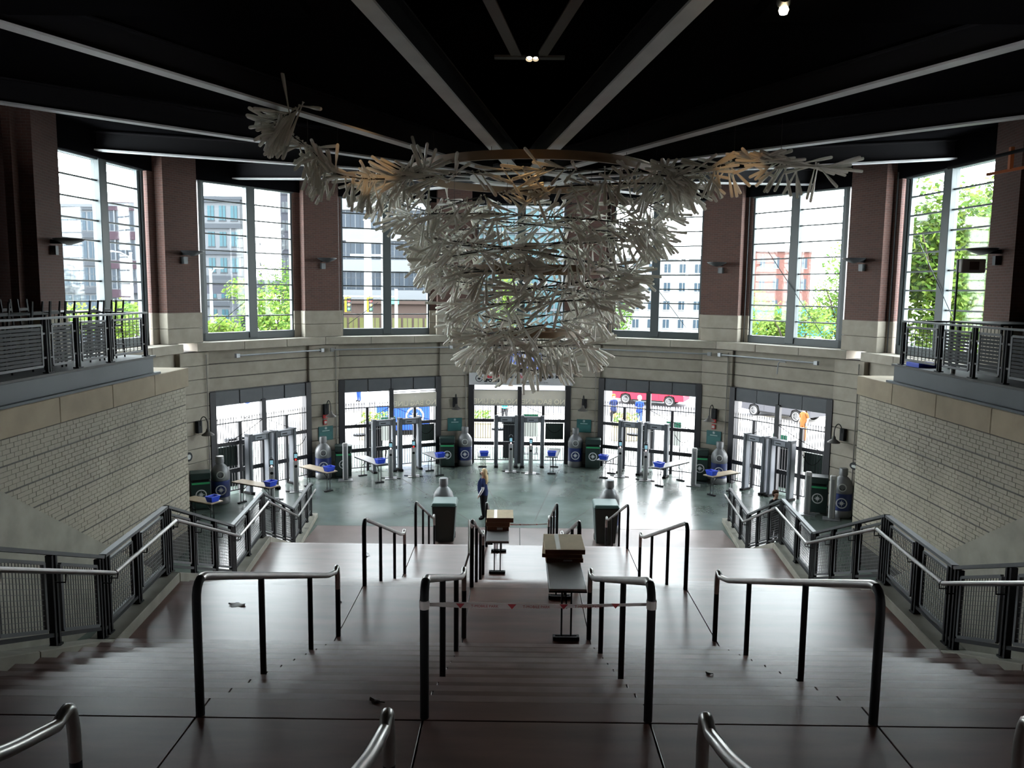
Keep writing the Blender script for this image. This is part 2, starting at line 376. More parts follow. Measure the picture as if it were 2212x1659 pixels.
# ------------------------------------------------------------------ side walls with cream bricks, caps, decks
def brick_wall(s_, nm, lab):
    R = thing(nm, lab, 'wall', kind='structure')
    X = 9.0*s_
    part('wall_core', MB().bx(*sorted((X+s_*.012, s_*12.2)), -8, 21.08, 0, 4.45), JOINT, R)
    blen, bh, band = .222, .0895, .47
    lst = []; rest = MB(); 
    bm1 = MB().bx(*sorted((-s_*.0, s_*.05)), .005, blen-.005, .004, bh-.004).mesh('brick', CMU)
    row = 0; z = 4.42
    while z > .6:
        z0 = z-bh; row += 1
        y = 10.0-(row % 2)*blen/2
        while y < 21.1-.01:
            y1 = min(y+blen, 21.1); yc = (y+y1)/2
            zline = 3.53-.61*(yc-13.32)
            if z0 > zline-.5 or z0 > 3.4: lst.append(((yc-13)**2+(z0-7)**2*.3 if yc > 13.1 else 1e6+yc, y, y1, z0))
            y = y1
        z -= bh
        if row % 5 == 0: z -= .0235
    lst.sort()
    for i, (d, y, y1, z0) in enumerate(lst):
        off = random.uniform(-.004, .004)
        if i < 298 and abs(y1-y-blen) < 1e-6: link('brick', bm1, R, Matrix.Translation((X+off, y, z0)))
        else: rest.bx(*sorted((X+off, X+s_*.05)), y+.005, y1-.005, z0+.004, z0+bh-.004)
    part('brick_field', rest, CMU, R, kind='stuff')
    e = MB(); row = 0; z = 4.42
    while z > .05:
        x = 9.0-(row % 2)*.11
        while x < 11.6: 
            e.bx(*sorted((s_*max(x, 9.0)+s_*.004, s_*(x+blen)-s_*.004)), 21.05, 21.1, z-bh+.004, z-.004); x += blen
        row += 1; z -= bh+(.0235 if row % 5 == 0 else 0)
    part('end_bricks', e, CMU, R, kind='stuff')
    y = 3.0
    while y < 21.0:
        y1 = min(y+2.02, 21.16)
        part('cap_stone', MB().bx(*sorted((s_*8.93, s_*12.1)), y+.006, y1-.006, 4.45, 4.95), STONE2, R, bevel=.012); y = y1
    DK = thing('floor_balcony_left' if s_ < 0 else 'floor_balcony_right', 'dark balcony deck with blue grey edge on the %s' % ('left' if s_ < 0 else 'right'), 'floor', kind='structure')
    part('deck_slab', MB().bx(*sorted((s_*9.1, s_*12.4)), -8, 19.5, 4.951, 5.36), FASCIA, DK, bevel=.01)
    part('deck_floor', MB().bx(*sorted((s_*9.06, s_*12.4)), -8, 19.56, 5.36, 5.41), mat('dark_deck_concrete', (.06, .06, .06), .7, var=.1), DK)
    part('fascia_lip', MB().bx(*sorted((s_*8.98, s_*9.1)), -8, 19.62, 4.951, 5.0), FASCIA, DK)
    # sloping concrete stringer below the bricks
    st = MB(); y0, y1 = 9.0, 18.6
    za = lambda y: 3.53-.61*(y-13.32)
    p = [(y0, 0), (y1, 0), (y1, max(za(y1), .02)), (11.9, 4.4), (y0, 4.4)]
    xs = sorted((s_*8.93, s_*9.02))
    st.add([(xs[0], a, b) for a, b in p]+[(xs[1], a, b) for a, b in p], [(0, 1, 2, 3, 4), (9, 8, 7, 6, 5)]+[(i, (i+1) % 5, 5+(i+1) % 5, 5+i) for i in range(5)])
    part('sloping_stringer', st, CONC, R)
    uw = part('wall_side', MB().bx(*sorted((s_*12.3, s_*12.7)), -8, 19.9, 5.4, 13.2), BRICK); tag(uw, 'dark brick side wall above the %s balcony' % ('left' if s_ < 0 else 'right'), 'wall', kind='structure')
    return R
brick_wall(-1, 'wall_left', 'cream brick side wall with grooved bands below the left balcony')
brick_wall(1, 'wall_right', 'cream brick side wall with grooved bands below the right balcony')
bk = part('wall_rear', MB().bx(-13, 13, -8.4, -8, 0, 13.2), mat('dim_concourse_wall', (.12, .12, .12), .9)); tag(bk, 'plain concourse wall behind the viewpoint', 'wall', kind='structure')

# ------------------------------------------------------------------ stairs
def XS(y): return 4.95+.09*(y-9.2)
ST = thing('floor_stairs', 'wide red brown concrete staircase in flights with landings', 'stairs', kind='structure')
TR, RI = .44, .15
BAYS = [(None, -2.4), (-2.4, -.8), (-.8, .8), (.8, 2.4), (2.4, None)]
def slab(y0, y1, zt, th, name, m):
    for a, b in BAYS:
        g = .006
        xa0 = -XS(y0)-.02 if a is None else a+g; xa1 = -XS(y1)-.02 if a is None else a+g
        xb0 = XS(y0)+.02 if b is None else b-g; xb1 = XS(y1)+.02 if b is None else b-g
        mb = MB(); zs = (zt-th, zt)
        mb.add([(xa0, y0, zs[0]), (xb0, y0, zs[0]), (xb1, y1, zs[0]), (xa1, y1, zs[0]), (xa0, y0, zs[1]), (xb0, y0, zs[1]), (xb1, y1, zs[1]), (xa1, y1, zs[1])],
               [(0, 3, 2, 1), (4, 5, 6, 7), (0, 1, 5, 4), (1, 2, 6, 5), (2, 3, 7, 6), (3, 0, 4, 7)])
        part(name, mb, m, ST, bevel=.003)
slab(-8, -.32, 5.4, .4, 'concourse_slab', STEP)
FL = [(-.32, 5.4, 3.2, 5.65-.44), (5.65, 4.05, 9.17, 11.47-.44), (11.47, 2.70, 14.99, 17.53-.44), (17.53, 1.35, 21.05, None)]
for y0, zt, y1, ye in FL:
    for i in range(1, 9):
        slab(y0+(i-1)*TR-.02, y0+i*TR, zt-RI*i, .3, 'step', STEP)
    for i in range(0, 9):
        yn = y0+i*TR; zn = zt-RI*i
        part('nosing', MB().bx(-XS(yn)+.01, XS(yn)-.01, yn-.09, yn-.001, zn-.01, zn+.0003), NOSE, ST)
slab(3.18, 5.29, 4.05, .4, 'landing', STEP); slab(5.302, 5.65, 4.05, .4, 'landing', STEP)
slab(9.15, 11.47, 2.70, .4, 'landing', STEP); slab(14.97, 17.53, 1.35, .4, 'landing', STEP)
core = MB()
for y0, zt, y1, ye in FL:
    pass
prof = [(-8, 0), (-8, 5.1), (-.32, 5.1), (3.2, 3.75), (5.65, 3.75), (9.17, 2.4), (11.47, 2.4), (14.99, 1.05), (17.53, 1.05), (21.0, -.02)]
vs = [(-XS(a)+.05, a, b) for a, b in prof]+[(XS(a)-.05, a, b) for a, b in prof]; m_ = len(prof)
core.add(vs, [tuple(range(m_)), tuple(range(m_, 2*m_))[::-1]]+[(i, (i+1) % m_, m_+(i+1) % m_, m_+i) for i in range(m_)])
part('stair_core', core, JOINT, ST)
NOS = [(-8, 5.4), (-.32, 5.4), (3.2, 4.05), (5.65, 4.05), (9.17, 2.7), (11.47, 2.7), (14.99, 1.35), (17.53, 1.35), (21.05, 0), (24.2, 0)]
def ZN(y):
    for (a, za), (b, zb) in zip(NOS, NOS[1:]):
        if y <= b: return za+(zb-za)*(y-a)/(b-a)
    return 0
for s_ in (-1, 1):
    cu = thing('trim_1' if s_ < 0 else 'trim_2', 'pale concrete curb along the %s edge of the staircase' % ('left' if s_ < 0 else 'right'), 'curb', kind='structure')
    for (a, b) in zip(NOS[1:], NOS[2:]):
        y0, y1 = a[0]+.004, b[0]-.004; nsub = 2 if y1-y0 > 2.8 else 1
        for q in range(nsub):
            ya = y0+(y1-y0)*q/nsub+.003; yb = y0+(y1-y0)*(q+1)/nsub-.003
            mb = MB(); vs = []
            for y in (ya, yb):
                z = ZN(y)+.14; xi, xo = XS(y), XS(y)+.34
                for x, zz in ((xi, z-.75), (xo, z-.75), (xo, z), (xi, z)): vs.append((s_*x, y, max(zz, 0)))
            mb.add(vs, [(0, 1, 2, 3), (7, 6, 5, 4), (0, 4, 5, 1), (1, 5, 6, 2), (2, 6, 7, 3), (3, 7, 4, 0)])
            part('curb_stone', mb, CONC, cu, bevel=.01)
        mb = MB(); vs = []
        for y in (y0, y1):
            z = max(ZN(y)-.5, .01); xi, xo = XS(y)+.02, XS(y)+.3
            for x, zz in ((xi, 0), (xo, 0), (xo, z), (xi, z)): vs.append((s_*x, y, zz))
        mb.add(vs, [(0, 1, 2, 3), (7, 6, 5, 4), (0, 4, 5, 1), (1, 5, 6, 2), (2, 6, 7, 3), (3, 7, 4, 0)])
        part('stringer_wall', mb, CONC, cu)

# ------------------------------------------------------------------ centre handrails
def arc_path(pts, r=.14, n=5):
    P = [Vector(p) for p in pts]; out = [P[0]]
    for a, b, c in zip(P, P[1:], P[2:]):
        d1 = (a-b); d2 = (c-b); q = min(r, d1.length*.45, d2.length*.45); s1 = b+d1.normalized()*q; s2 = b+d2.normalized()*q
        for i in range(n+1):
            t = i/n; out.append(s1*(1-t)**2+b*2*t*(1-t)+s2*t*t)
    out.append(P[-1]); return out
RAILS = [(-.6, (.8, 2.3), 3.78, 5.4, 4.05, -.32, 3.2, 'of the topmost flight, at the bottom edge'),
         (5.33, (6.72, 8.33), 9.65, 4.05, 2.70, 5.65, 9.17, 'of the nearest full flight'),
         (11.4, (12.8, 14.3), 15.62, 2.70, 1.35, 11.47, 14.99, 'of the middle flight'),
         (17.4, (18.8, 20.1), 21.45, 1.35, 0, 17.53, 21.05, 'of the lowest flight')]
XL = [(-2.38, 'outer left'), (-.79, 'inner left'), (.79, 'inner right'), (2.38, 'outer right')]
def ztread(y):
    for y0, zt, y1, ye in FL:
        if y < y0: return zt
        if y < y1: return zt-RI*(int((y-y0)/TR)+1)
    return 0
for (y0, ym, y1, zt, zb, ya, yb, ph) in RAILS:
    for X, side in XL:
        H = thing('stair_handrail', f'{side} steel handrail on black posts {ph}', 'handrail', (X, y0, zt), 0, 'central stair handrails')
        o = Vector((X, y0, zt))
        hs, he = 1.02, .885
        pts = [(0, 0, .4), (0, 0, hs), (0, y1-y0-.5, zb-zt+he+.09), (0, y1-y0-.14, zb-zt+he), (0, y1-y0-.03, zb-zt+he+.05), (0, y1-y0, zb-zt+he-.1), (0, y1-y0, zb-zt+.62)]
        bend = arc_path(pts[:3], .2, 6)
        part('rail', MB().tube(bend[-4:-1]+arc_path(pts[1:4], .1)[1:-1]+arc_path(pts[3:], .06, 3), .032, 10), STEEL, H, smooth=True)
        part('end_post', MB().tube([(0, 0, 0)]+bend[:-3], .0315, 10), DARK, H, smooth=True)
        part('end_post', MB().tube([(0, y1-y0, zb-zt), (0, y1-y0, zb-zt+.63)], .031, 10), DARK, H, smooth=True)
        for y in ym:
            z = ztread(y)-zt; f = (y-y0-.12)/(y1-y0-.62); top = hs-.012+(zb-zt+he+.09-hs+.012)*f-.01
            part('post', MB().tube([(0, y-y0, z), (0, y-y0, top)], .027, 10), DARK, H, smooth=True)

# ------------------------------------------------------------------ side guards with woven mesh panels
GUY = [.2, 1.4, 2.4, 3.2, 4.2, 5.0, 5.65, 6.85, 8.05, 9.25, 10.3, 11.45, 12.65, 13.85, 14.99, 16.2, 17.53, 18.7, 19.9, 21.05, 22.1, 23.2, 24.0]
NSEG = [(3.2, 5.65, 'level run beside the uppermost landing'), (5.65, 9.25, 'sloping run beside the nearest full flight'), (9.25, 11.45, 'level run beside the second landing'), (11.45, 14.99, 'sloping run beside the middle flight'),
        (14.99, 17.53, 'level run beside the lowest landing'), (17.53, 21.05, 'sloping run beside the lowest flight'), (21.05, 24.0, 'level end run on the hall floor')]
for s_ in (-1, 1):
    sd = 'left' if s_ < 0 else 'right'
    for (a, b, ph) in NSEG:
        def pos(y, h, off=.17): return Vector((s_*(XS(y)+off), y, ZN(y)+.14+h))
        org = pos(a, 0)
        G = thing('guard_railing', f'{sd} black mesh guard railing, {ph}', 'railing', org, 0, 'side guard railings')
        L = lambda y, h, off=.17: pos(y, h, off)-org
        ys = [y for y in GUY if a-1e-6 <= y <= b+1e-6]
        if a == 5.65 or a == 3.2: ys = [y for y in ys]
        part('top_rail', MB().bar(L(a+.02, 1.0), L(b-.02, 1.0), .085, .04), GREYST, G)
        part('bottom_rail', MB().bar(L(a, .1), L(b, .1), .04, .04), DARK, G)
        for y in ys:
            yy = y+.09 if y == a else y-.09 if y == b else y
            mb = MB(); p = L(yy, 0)
            mb.bx(p.x-.035, p.x+.035, p.y-.05, p.y-.02, p.z, p.z+1.0).bx(p.x-.035, p.x+.035, p.y+.02, p.y+.05, p.z, p.z+1.0).bx(p.x-.05, p.x+.05, p.y-.06, p.y+.06, p.z-.0, p.z+.02)
            part('post', mb, DARK, G)
        for y0, y1 in zip(ys, ys[1:]):
            ya, yb = y0+.17, y1-.17
            fr = MB(); c = [L(ya, .17), L(yb, .17), L(yb, .9), L(ya, .9)]
            for p, q in zip(c, c[1:]+c[:1]): fr.bar(p, q, .035, .035)
            pf = part('panel_frame', fr, GREYST, G)
            wm = MB(); nv = max(3, int((yb-ya)/.055))
            for i in range(1, nv):
                y = ya+(yb-ya)*i/nv; wm.bar(L(y, .17), L(y, .9), .006, .006)
            for i in range(1, 13):
                h = .17+.73*i/13; wm.bar(L(ya, h), L(yb, h), .006, .006)
            part('wire_mesh', wm, MESHW, pf, kind='stuff')
        # round handrail on brackets
        hr = [L(a+.012, .80, .02), L(b-.012, .80, .02)]
        part('handrail', MB().tube(hr, .027, 10), STEEL, G, smooth=True)
        for y in [a+.09]+ys[1:-1]+[b-.09]: part('bracket', MB().tube([L(y, .70, .15), L(y, .70, .03), L(y, .79, .02)], .009, 5), DARK, G)

# ------------------------------------------------------------------ balcony railings
def balcony(s_, sd):
    posts = [19.25, 17.55, 16.25, 15.2, 13.55, 12.0, 10.2, 8.5]
    G = thing('balcony_railing', f'dark balcony railing of framed bar panels on the {sd} deck', 'railing', (s_*9.16, 0, 5.41))
    part('top_rail', MB().bx(-.06, .06, 6, 19.3, 1.03, 1.07), GREYST, G)
    part('return_rail', MB().bx(*sorted((0, s_*2.6)), 19.2, 19.3, 1.03, 1.07), GREYST, G)
    for y in posts:
        part('post', MB().bx(-.03, .03, y-.055, y-.02, 0, 1.04).bx(-.03, .03, y+.02, y+.055, 0, 1.04).bx(-.06, .06, y-.09, y+.09, 0, .02), DARK, G)
    for x in (1.3, 2.5): part('post', MB().bx(*sorted((s_*x, s_*(x+.05))), 19.22, 19.28, 0, 1.04), DARK, G)
    for y1, y0 in zip(posts, posts[1:]):
        a, b = y0+.17, y1-.17; fr = MB()
        for p, q in (((0, a, .14), (0, b, .14)), ((0, b, .14), (0, b, .92)), ((0, b, .92), (0, a, .92)), ((0, a, .92), (0, a, .14))): fr.bar(p, q, .03, .05)
        for z in (.3, .76): fr.bx(-.012, .012, y0+.04, a, z-.02, z+.02).bx(-.012, .012, b, y1-.04, z-.02, z+.02)
        pf = part('panel_frame', fr, mat('grey_panel_edge', (.10, .105, .11), .5), G, bevel=.004)
        bars = MB()
        for i in range(1, 11): bars.bx(-.006, .006, a, b, .14+.78*i/11-(.006 if y1 > 19 else .027), .14+.78*i/11+(.006 if y1 > 19 else .027))
        part('infill_bars', bars, DARK, pf, kind='stuff')
    rb = MB()
    for i in range(28): rb.bx(*sorted((s_*(.1+i*.09), s_*(.112+i*.09))), 19.24, 19.252, .1, 1.03)
    part('return_bars', rb, DARK, G, kind='stuff')
balcony(-1, 'left'); balcony(1, 'right')
def bar_table(name, lab, x, y, lx, ly, grp=None):
    T = thing(name, lab, 'table', (x, y, 5.41), 0, grp)
    part('table_top', MB().bx(-lx/2, lx/2, -ly/2, ly/2, 1.06, 1.1), DARK, T, bevel=.008)
    for i in (-1, 1):
        for j in (-1, 1): part('leg', MB().bx(i*(lx/2-.06)-.02, i*(lx/2-.06)+.02, j*(ly/2-.06)-.02, j*(ly/2-.06)+.02, 0, 1.06), DARK, T)
    return T
for y, d in ((13.9, 'nearest'), (16.1, 'middle'), (18.2, 'farthest')):
    bar_table('bar_table', f'{d} high black bar table on the left balcony', -10.5, y, .9, 1.5, 'left balcony bar tables')
bar_table('bar_table', 'high black bar table behind the right balcony railing', 10.5, 17.4, 1.5, 2.0)
bar_table('bar_table', 'long high black bar table near the right edge of the picture', 10.6, 14.4, 1.4, 2.2)
def stool(M, lab):
    T = thing('bar_stool', lab, 'stool', group='left balcony bar stools', M=M)
    part('seat', MB().bx(-.2, .2, -.2, .2, .74, .78), DARK, T, bevel=.01)
    for i in (-1, 1):
        part('leg', MB().bar((i*.17, -.17, .74), (i*.2, -.2, 0), .028, .028), DARK, T)
        part('leg', MB().bar((i*.17, .17, .74), (i*.2, .2, 0), .028, .028), DARK, T)
        part('back_post', MB().bar((i*.16, .18, .74), (i*.17, .24, 1.36), .04, .03), DARK, T)
    part('footrest', MB().bx(-.19, .19, -.2, -.17, .3, .33), DARK, T); part('footrest', MB().bx(-.19, .19, .17, .2, .3, .33), DARK, T)
    part('back_slat', MB().bx(-.17, .17, .2, .23, 1.1, 1.16), DARK, T)
    return T
st0 = stool(place(-9.75, 13.3, 5.41, -pi/2), 'first black stool on the railing side of the nearest left balcony table')
qi = 0; ORD = ['first', 'second', 'third', 'fourth', 'fifth', 'sixth']
for y, d in ((13.9, 'nearest'), (16.1, 'middle'), (18.2, 'farthest')):
    for sx_, sn in ((.75, 'railing side'), (-.75, 'far side')):
        for q, dy in enumerate((-.55, .05, .6)):
            if (y == 13.9 and sx_ > 0 and q == 0) or (y == 18.2 and sx_ < 0 and q == 2): continue
            dup(st0, place(-10.5+sx_, y+dy, 5.41, -pi/2 if sx_ > 0 else pi/2), f'{ORD[q]} black stool on the {sn} of the {d} left balcony table')
cup = thing('plastic_cup', 'clear plastic cup left on the right balcony edge by the railing', 'cup', (9.25, 17.15, 5.41))
part('cup_body', MB().lathe([(.045, 0), (.06, .2), (.062, .2), (.055, .19), (.04, .01)], 14), mat('frosted_cup', (.5, .5, .48), .3), cup, smooth=True)
part('rim', MB().lathe([(.06, .195), (.066, .2), (.066, .21), (.06, .21)], 14), mat('frosted_cup', (.5, .5, .48)), cup)
tr = thing('blue_tray', 'blue tray standing behind the end panel of the right balcony railing', 'tray', (9.42, 18.75, 5.41))
part('tray_base', MB().bx(-.25, .25, -.3, .3, 0, .02), BLUE, tr); part('tray_rim', MB().bx(-.25, .25, -.3, -.28, .02, .1).bx(-.25, .25, .28, .3, .02, .1).bx(-.25, -.23, -.28, .28, .02, .1).bx(.23, .25, -.28, .28, .02, .1), BLUE, tr)
hb = thing('speaker_box', 'pale rectangular speaker box on a thin pole behind the right balcony railing', 'speaker', (10.35, 18.75, 5.41))
part('pole', MB().tube([(-.28, 0, 0), (-.28, 0, 2.5)], .025, 8), GREYST, hb)
part('box', MB().bx(-.28, .28, -.15, .1, 2.2, 2.52), mat('pale_box', (.62, .6, .57), .6), hb, bevel=.02); part('grille', MB().bx(-.1, .12, -.16, -.15, 2.27, 2.46), mat('brownish_grille', (.14, .1, .085), .8), hb)
part('foot', MB().bx(-.42, -.14, -.14, .14, 0, .02), DARK, hb)

# ------------------------------------------------------------------ hanging bat sculpture
CH = thing('bat_chandelier', 'hanging sculpture of hundreds of frosted baseball bats spiralling into a funnel', 'sculpture', (.22, 20.6, 0))
CO = Vector((.22, 20.6, 0))
PROF = [(4.95, .25), (5.2, .45), (5.7, 1.35), (6.3, 1.7), (7.3, 2.35), (8.0, 2.6), (8.95, 3.1), (9.5, 3.7), (9.9, 3.7), (10.1, 3.6)]
def rw(z):
    for (a, ra), (b, rb) in zip(PROF, PROF[1:]):
        if z <= b: return ra+(rb-ra)*(z-a)/(b-a)
    return PROF[-1][1]
def helix(z0, z1, turns, ph, sg, n=160, ext=None, pw=1.0):
    pts = []
    for i in range(n+1):
        u = i/n; z = z0+(z1-z0)*u**pw; a = ph+sg*turns*2*pi*u; r = rw(z)*(1+.07*sin(a*2.3+ph))
        pts.append(Vector((r*cos(a), r*sin(a), z)))
    if ext:
        E_ = [pts[-6], pts[-1]]+[Vector(e)-CO for e in ext]+[Vector(ext[-1])-CO+(Vector(ext[-1])-Vector(ext[-2]))]
        for i in range(1, len(E_)-2):
            p0, p1, p2, p3 = E_[i-1:i+3]
            for q in range(1, 13):
                t = q/12; pts.append(.5*((2*p1)+(p2-p0)*t+(2*p0-5*p1+4*p2-p3)*t*t+(3*p1-p0-3*p2+p3)*t**3))
    return pts
armL = [(-3.1, 18.3, 9.55), (-4.0, 17.3, 9.5), (-4.35, 16.4, 9.85), (-4.75, 15.7, 10.2), (-4.3, 15.2, 10.35)]
armR = [(3.7, 18.3, 9.75), (4.6, 18.1, 9.95), (5.6, 18.0, 9.95), (6.6, 18.0, 9.85)]
wires = [(helix(5.75, 9.7, 2.15, -2.35-2.15*2*pi, 1, ext=armL), 'down'),
         (helix(5.7, 9.85, 1.9, -.75+1.9*2*pi, -1, ext=armR), 'down'),
         (helix(5.9, 9.6, 1.8, .9, 1), 'down'), (helix(6.0, 9.3, 1.6, 2.6, -1), 'down'),
         (helix(5.74, 5.76, 1, 0, 1, 60), 'ring'), (helix(4.98, 5.6, 1.6, 1.0, 1, 50), 'low'),
         (helix(6.7, 7.6, 1.2, -2.6, 1, 80), 'down'), (helix(8.1, 8.9, 1.15, -2.2, -1, 80), 'down'), (helix(9.55, 9.75, 1.05, -2.9, 1, 80), 'up')]
wm = MB()
for p, kd in wires:
    wm2 = MB().tube(p[::2], .018, 5)
    part('spiral_wire', wm2, WIRE, CH)
for z, r, h in ((10.0, 3.05, .2), (7.62, 2.0, .16), (6.02, 1.2, .16)):
    mb = MB(); vs = []; fs = []; n = 48
    for i in range(n):
        a = 2*pi*i/n
        for rr, zz in ((r-.03, z-h/2), (r+.03, z-h/2), (r+.03, z+h/2), (r-.03, z+h/2)): vs.append((rr*cos(a), rr*sin(a), zz))
    for i in range(n):
        for q in range(4): fs.append((i*4+q, i*4+(q+1) % 4, ((i+1) % n)*4+(q+1) % 4, ((i+1) % n)*4+q))
    mb.add(vs, fs); part('hoop_band', mb, BRONZE, CH, smooth=True)
cb = MB()
for i in range(12):
    a = 2*pi*i/12+.2; x, y = 3.05*cos(a), 3.05*sin(a); top = 9.97+.06+max(0, sqrt((x+CO.x)**2+(y+CO.y-YC)**2)-1.2)*.072
    part('suspension_cable', MB().tube([(x, y, 10.0), (x*1.02, y*1.02, 10.7)], .006, 4), WIRE, CH)
    if i % 2 == 0: part('suspension_cable', MB().tube([(x*.66, y*.66, 10.0), (x*.65, y*.65, 7.62)], .006, 4), WIRE, CH)
    if i % 3 == 0: part('suspension_cable', MB().tube([(x*.4, y*.4, 7.6), (x*.39, y*.39, 6.02)], .006, 4), WIRE, CH)
for (x, y, z) in ((-4.4, 16.4, 9.8), (-4.0, 17.3, 9.5), (5.6, 18.0, 9.95), (4.6, 18.1, 9.9)):
    p = Vector((x, y, z))-CO; part('suspension_cable', MB().tube([p, p+Vector((0, 0, 10.9-z))], .006, 4), WIRE, CH)
BATP = [(.018, 0), (.024, .006), (.018, .018), (.0125, .04), (.0135, .2), (.019, .40), (.032, .56), (.036, .70), (.0355, .83), (.026, .855), (.0, .86)]
batme = MB().lathe(BATP, 8).mesh('bat', BATM, smooth=True)
batl = MB().lathe(BATP, 6)
bats = []
for wi, (p, kd) in enumerate(wires):
    acc = 0; s = 0; npt = 0; gap = .3
    for a, b in zip(p, p[1:]):
        L_ = (b-a).length; npt += 1; acc += L_*(3.0 if wi < 2 and npt > 150 else 1)
        while acc > gap:
            acc -= gap; gap = {'ring': .15, 'low': .2, 'up': .6, 'down': .56}[kd]*random.uniform(.6, 1.4)
            q = b.lerp(a, random.random()); out = Vector((q.x, q.y, 0)).normalized(); tg = (b-a).normalized()
            if wi < 2 and npt > 160: out = Vector((random.uniform(-.5, .5), -.6, random.uniform(-.9, .3)))
            if kd in ('ring', 'low'):
                mean = out*random.uniform(.25, 1.2)+tg*random.gauss(0, .25)+Vector((0, 0, random.choice((-1.3, -1.0, -.8, -.5, .15)))); m_ = random.randint(2, 4); sp = .2
            else:
                mean = out*random.uniform(-.1, 1.0)+tg*random.choice((-1, 1))*random.uniform(.1, 1.5)+Vector((0, 0, random.uniform(-1.15, .35))); m_ = random.randint(3, 9); sp = .3
                if kd == 'up': mean.z = -abs(mean.z)*random.uniform(.3, 1.6); m_ = random.randint(3, 6)
            mean.normalize(); fan = tg.cross(mean).normalized() if tg.cross(mean).length > .1 else out
            for f_ in range(m_):
                d = mean+tg*random.gauss(0, sp)+out*random.gauss(0, sp*.6)+Vector((0, 0, random.gauss(0, sp)))
                if random.random() < .14: d = Vector((random.gauss(0, 1), random.gauss(0, 1), random.gauss(0, .7)))
                d.normalize()
                if q.z > 9.3: d.z = min(d.z, .2 if q.z > 9.8 else .42); d.normalize()
                bats.append((q+tg*random.gauss(0, .16)-d*.08, d))
bats.sort(key=lambda t: (t[0]+CO-EYE).length)
rest = MB()
for i, (q, d) in enumerate(bats):
    M = Matrix.Translation(q) @ Vector((0, 0, 1)).rotation_difference(d).to_matrix().to_4x4()
    if i < 297: link('bat', batme, CH, M)
    else: rest.add(batl.v, batl.f, M)
part('bats', rest, BATM, CH, smooth=True, kind='stuff')
print('bats', len(bats))
# warm spot lamps that graze the sculpture
def spot(name, lab, loc, target, watts, deg, two=False, top=10.95):
    T = thing(name, lab, 'lamp', loc)
    d = (Vector(target)-Vector(loc)).normalized(); R = Vector((0, 0, -1)).rotation_difference(d).to_matrix().to_4x4()
    part('stem', MB().tube([(0, 0, .1), (0, 0, top-loc[2])], .015, 6), DARK, T)
    part('housing', MB().lathe([(.03, .2), (.075, .16), (.085, 0), (.08, 0), (.07, .15)], 14), DARK, T, M=R, smooth=True)
    part('bulb', MB().lathe([(0, .03), (.05, .035), (.06, .06), (0, .1)], 12), mat('warm_bulb', (1, .85, .6), emit=((1, .8, .5), 60)), T, M=R)
    if not two: part('bulb_globe', MB().lathe([(0, -.06), (.045, -.045), (.06, 0), (.045, .045), (0, .06)], 12), mat('warm_bulb', (1, .85, .6)), T, M=Matrix.Translation((0, -.02, -.1)), smooth=True)
    if two: part('bulb', MB().lathe([(0, .03), (.04, .035), (.05, .06), (0, .1)], 12), mat('warm_bulb', (1, .85, .6)), T, M=Matrix.Translation((.14, 0, 0)) @ R); part('housing', MB().lathe([(.03, .2), (.065, .16), (.075, 0), (.07, 0), (.06, .15)], 14), DARK, T, M=Matrix.Translation((.14, 0, 0)) @ R)
    l = bpy.data.lights.new('spot_beam', 'SPOT'); l.energy = watts; l.spot_size = radians(deg); l.spot_blend = .6; l.color = (1, .58, .24); l.shadow_soft_size = .05
    lo = link('lamp_light', l, T, R @ Matrix.Translation((0, 0, -.02)))
    return T
spot('spotlight', 'small twin spotlight glowing on a rod above the middle of the sculpture', (.05, 18.6, 12.25), (-.05, 17.35, 10.0), 380, 24, True, 13.2)
spot('spotlight', 'small bright spotlight at the top edge of the picture', (3.04, 10.2, 10.6), (4.7, 18.0, 9.7), 700, 9)
spot('spotlight', 'small spotlight aimed at the left arm of the sculpture', (-2.9, 9.9, 10.75), (-3.5, 17.8, 9.75), 700, 10)

# ------------------------------------------------------------------ marks used on bins and signs
def emblem(mb_parent, M, r, m=None):
    # round compass emblem: ring, eight pointed star and centre ball
    m = m or WHITE
    rg = MB(); n = 28; vs = []; fs = []
    for i in range(n):
        a = 2*pi*i/n
        for q in (.80, 1.0): vs.append((q*r*cos(a), q*r*sin(a), .002))
    for i in range(n): fs.append((2*i, 2*i+1, (2*i+3) % (2*n), (2*i+2) % (2*n)))
    rg.add(vs, fs)
    pts = []
    for i in range(16):
        q = (.70 if i % 4 == 0 else .5) if i % 2 == 0 else .26; a = 2*pi*i/16+pi/2; pts.append((q*r*cos(a), q*r*sin(a)))
    part('emblem_ring', rg, m, mb_parent, M=M)
    part('emblem_star', MB().prism(pts, .003), m, mb_parent, M=M)

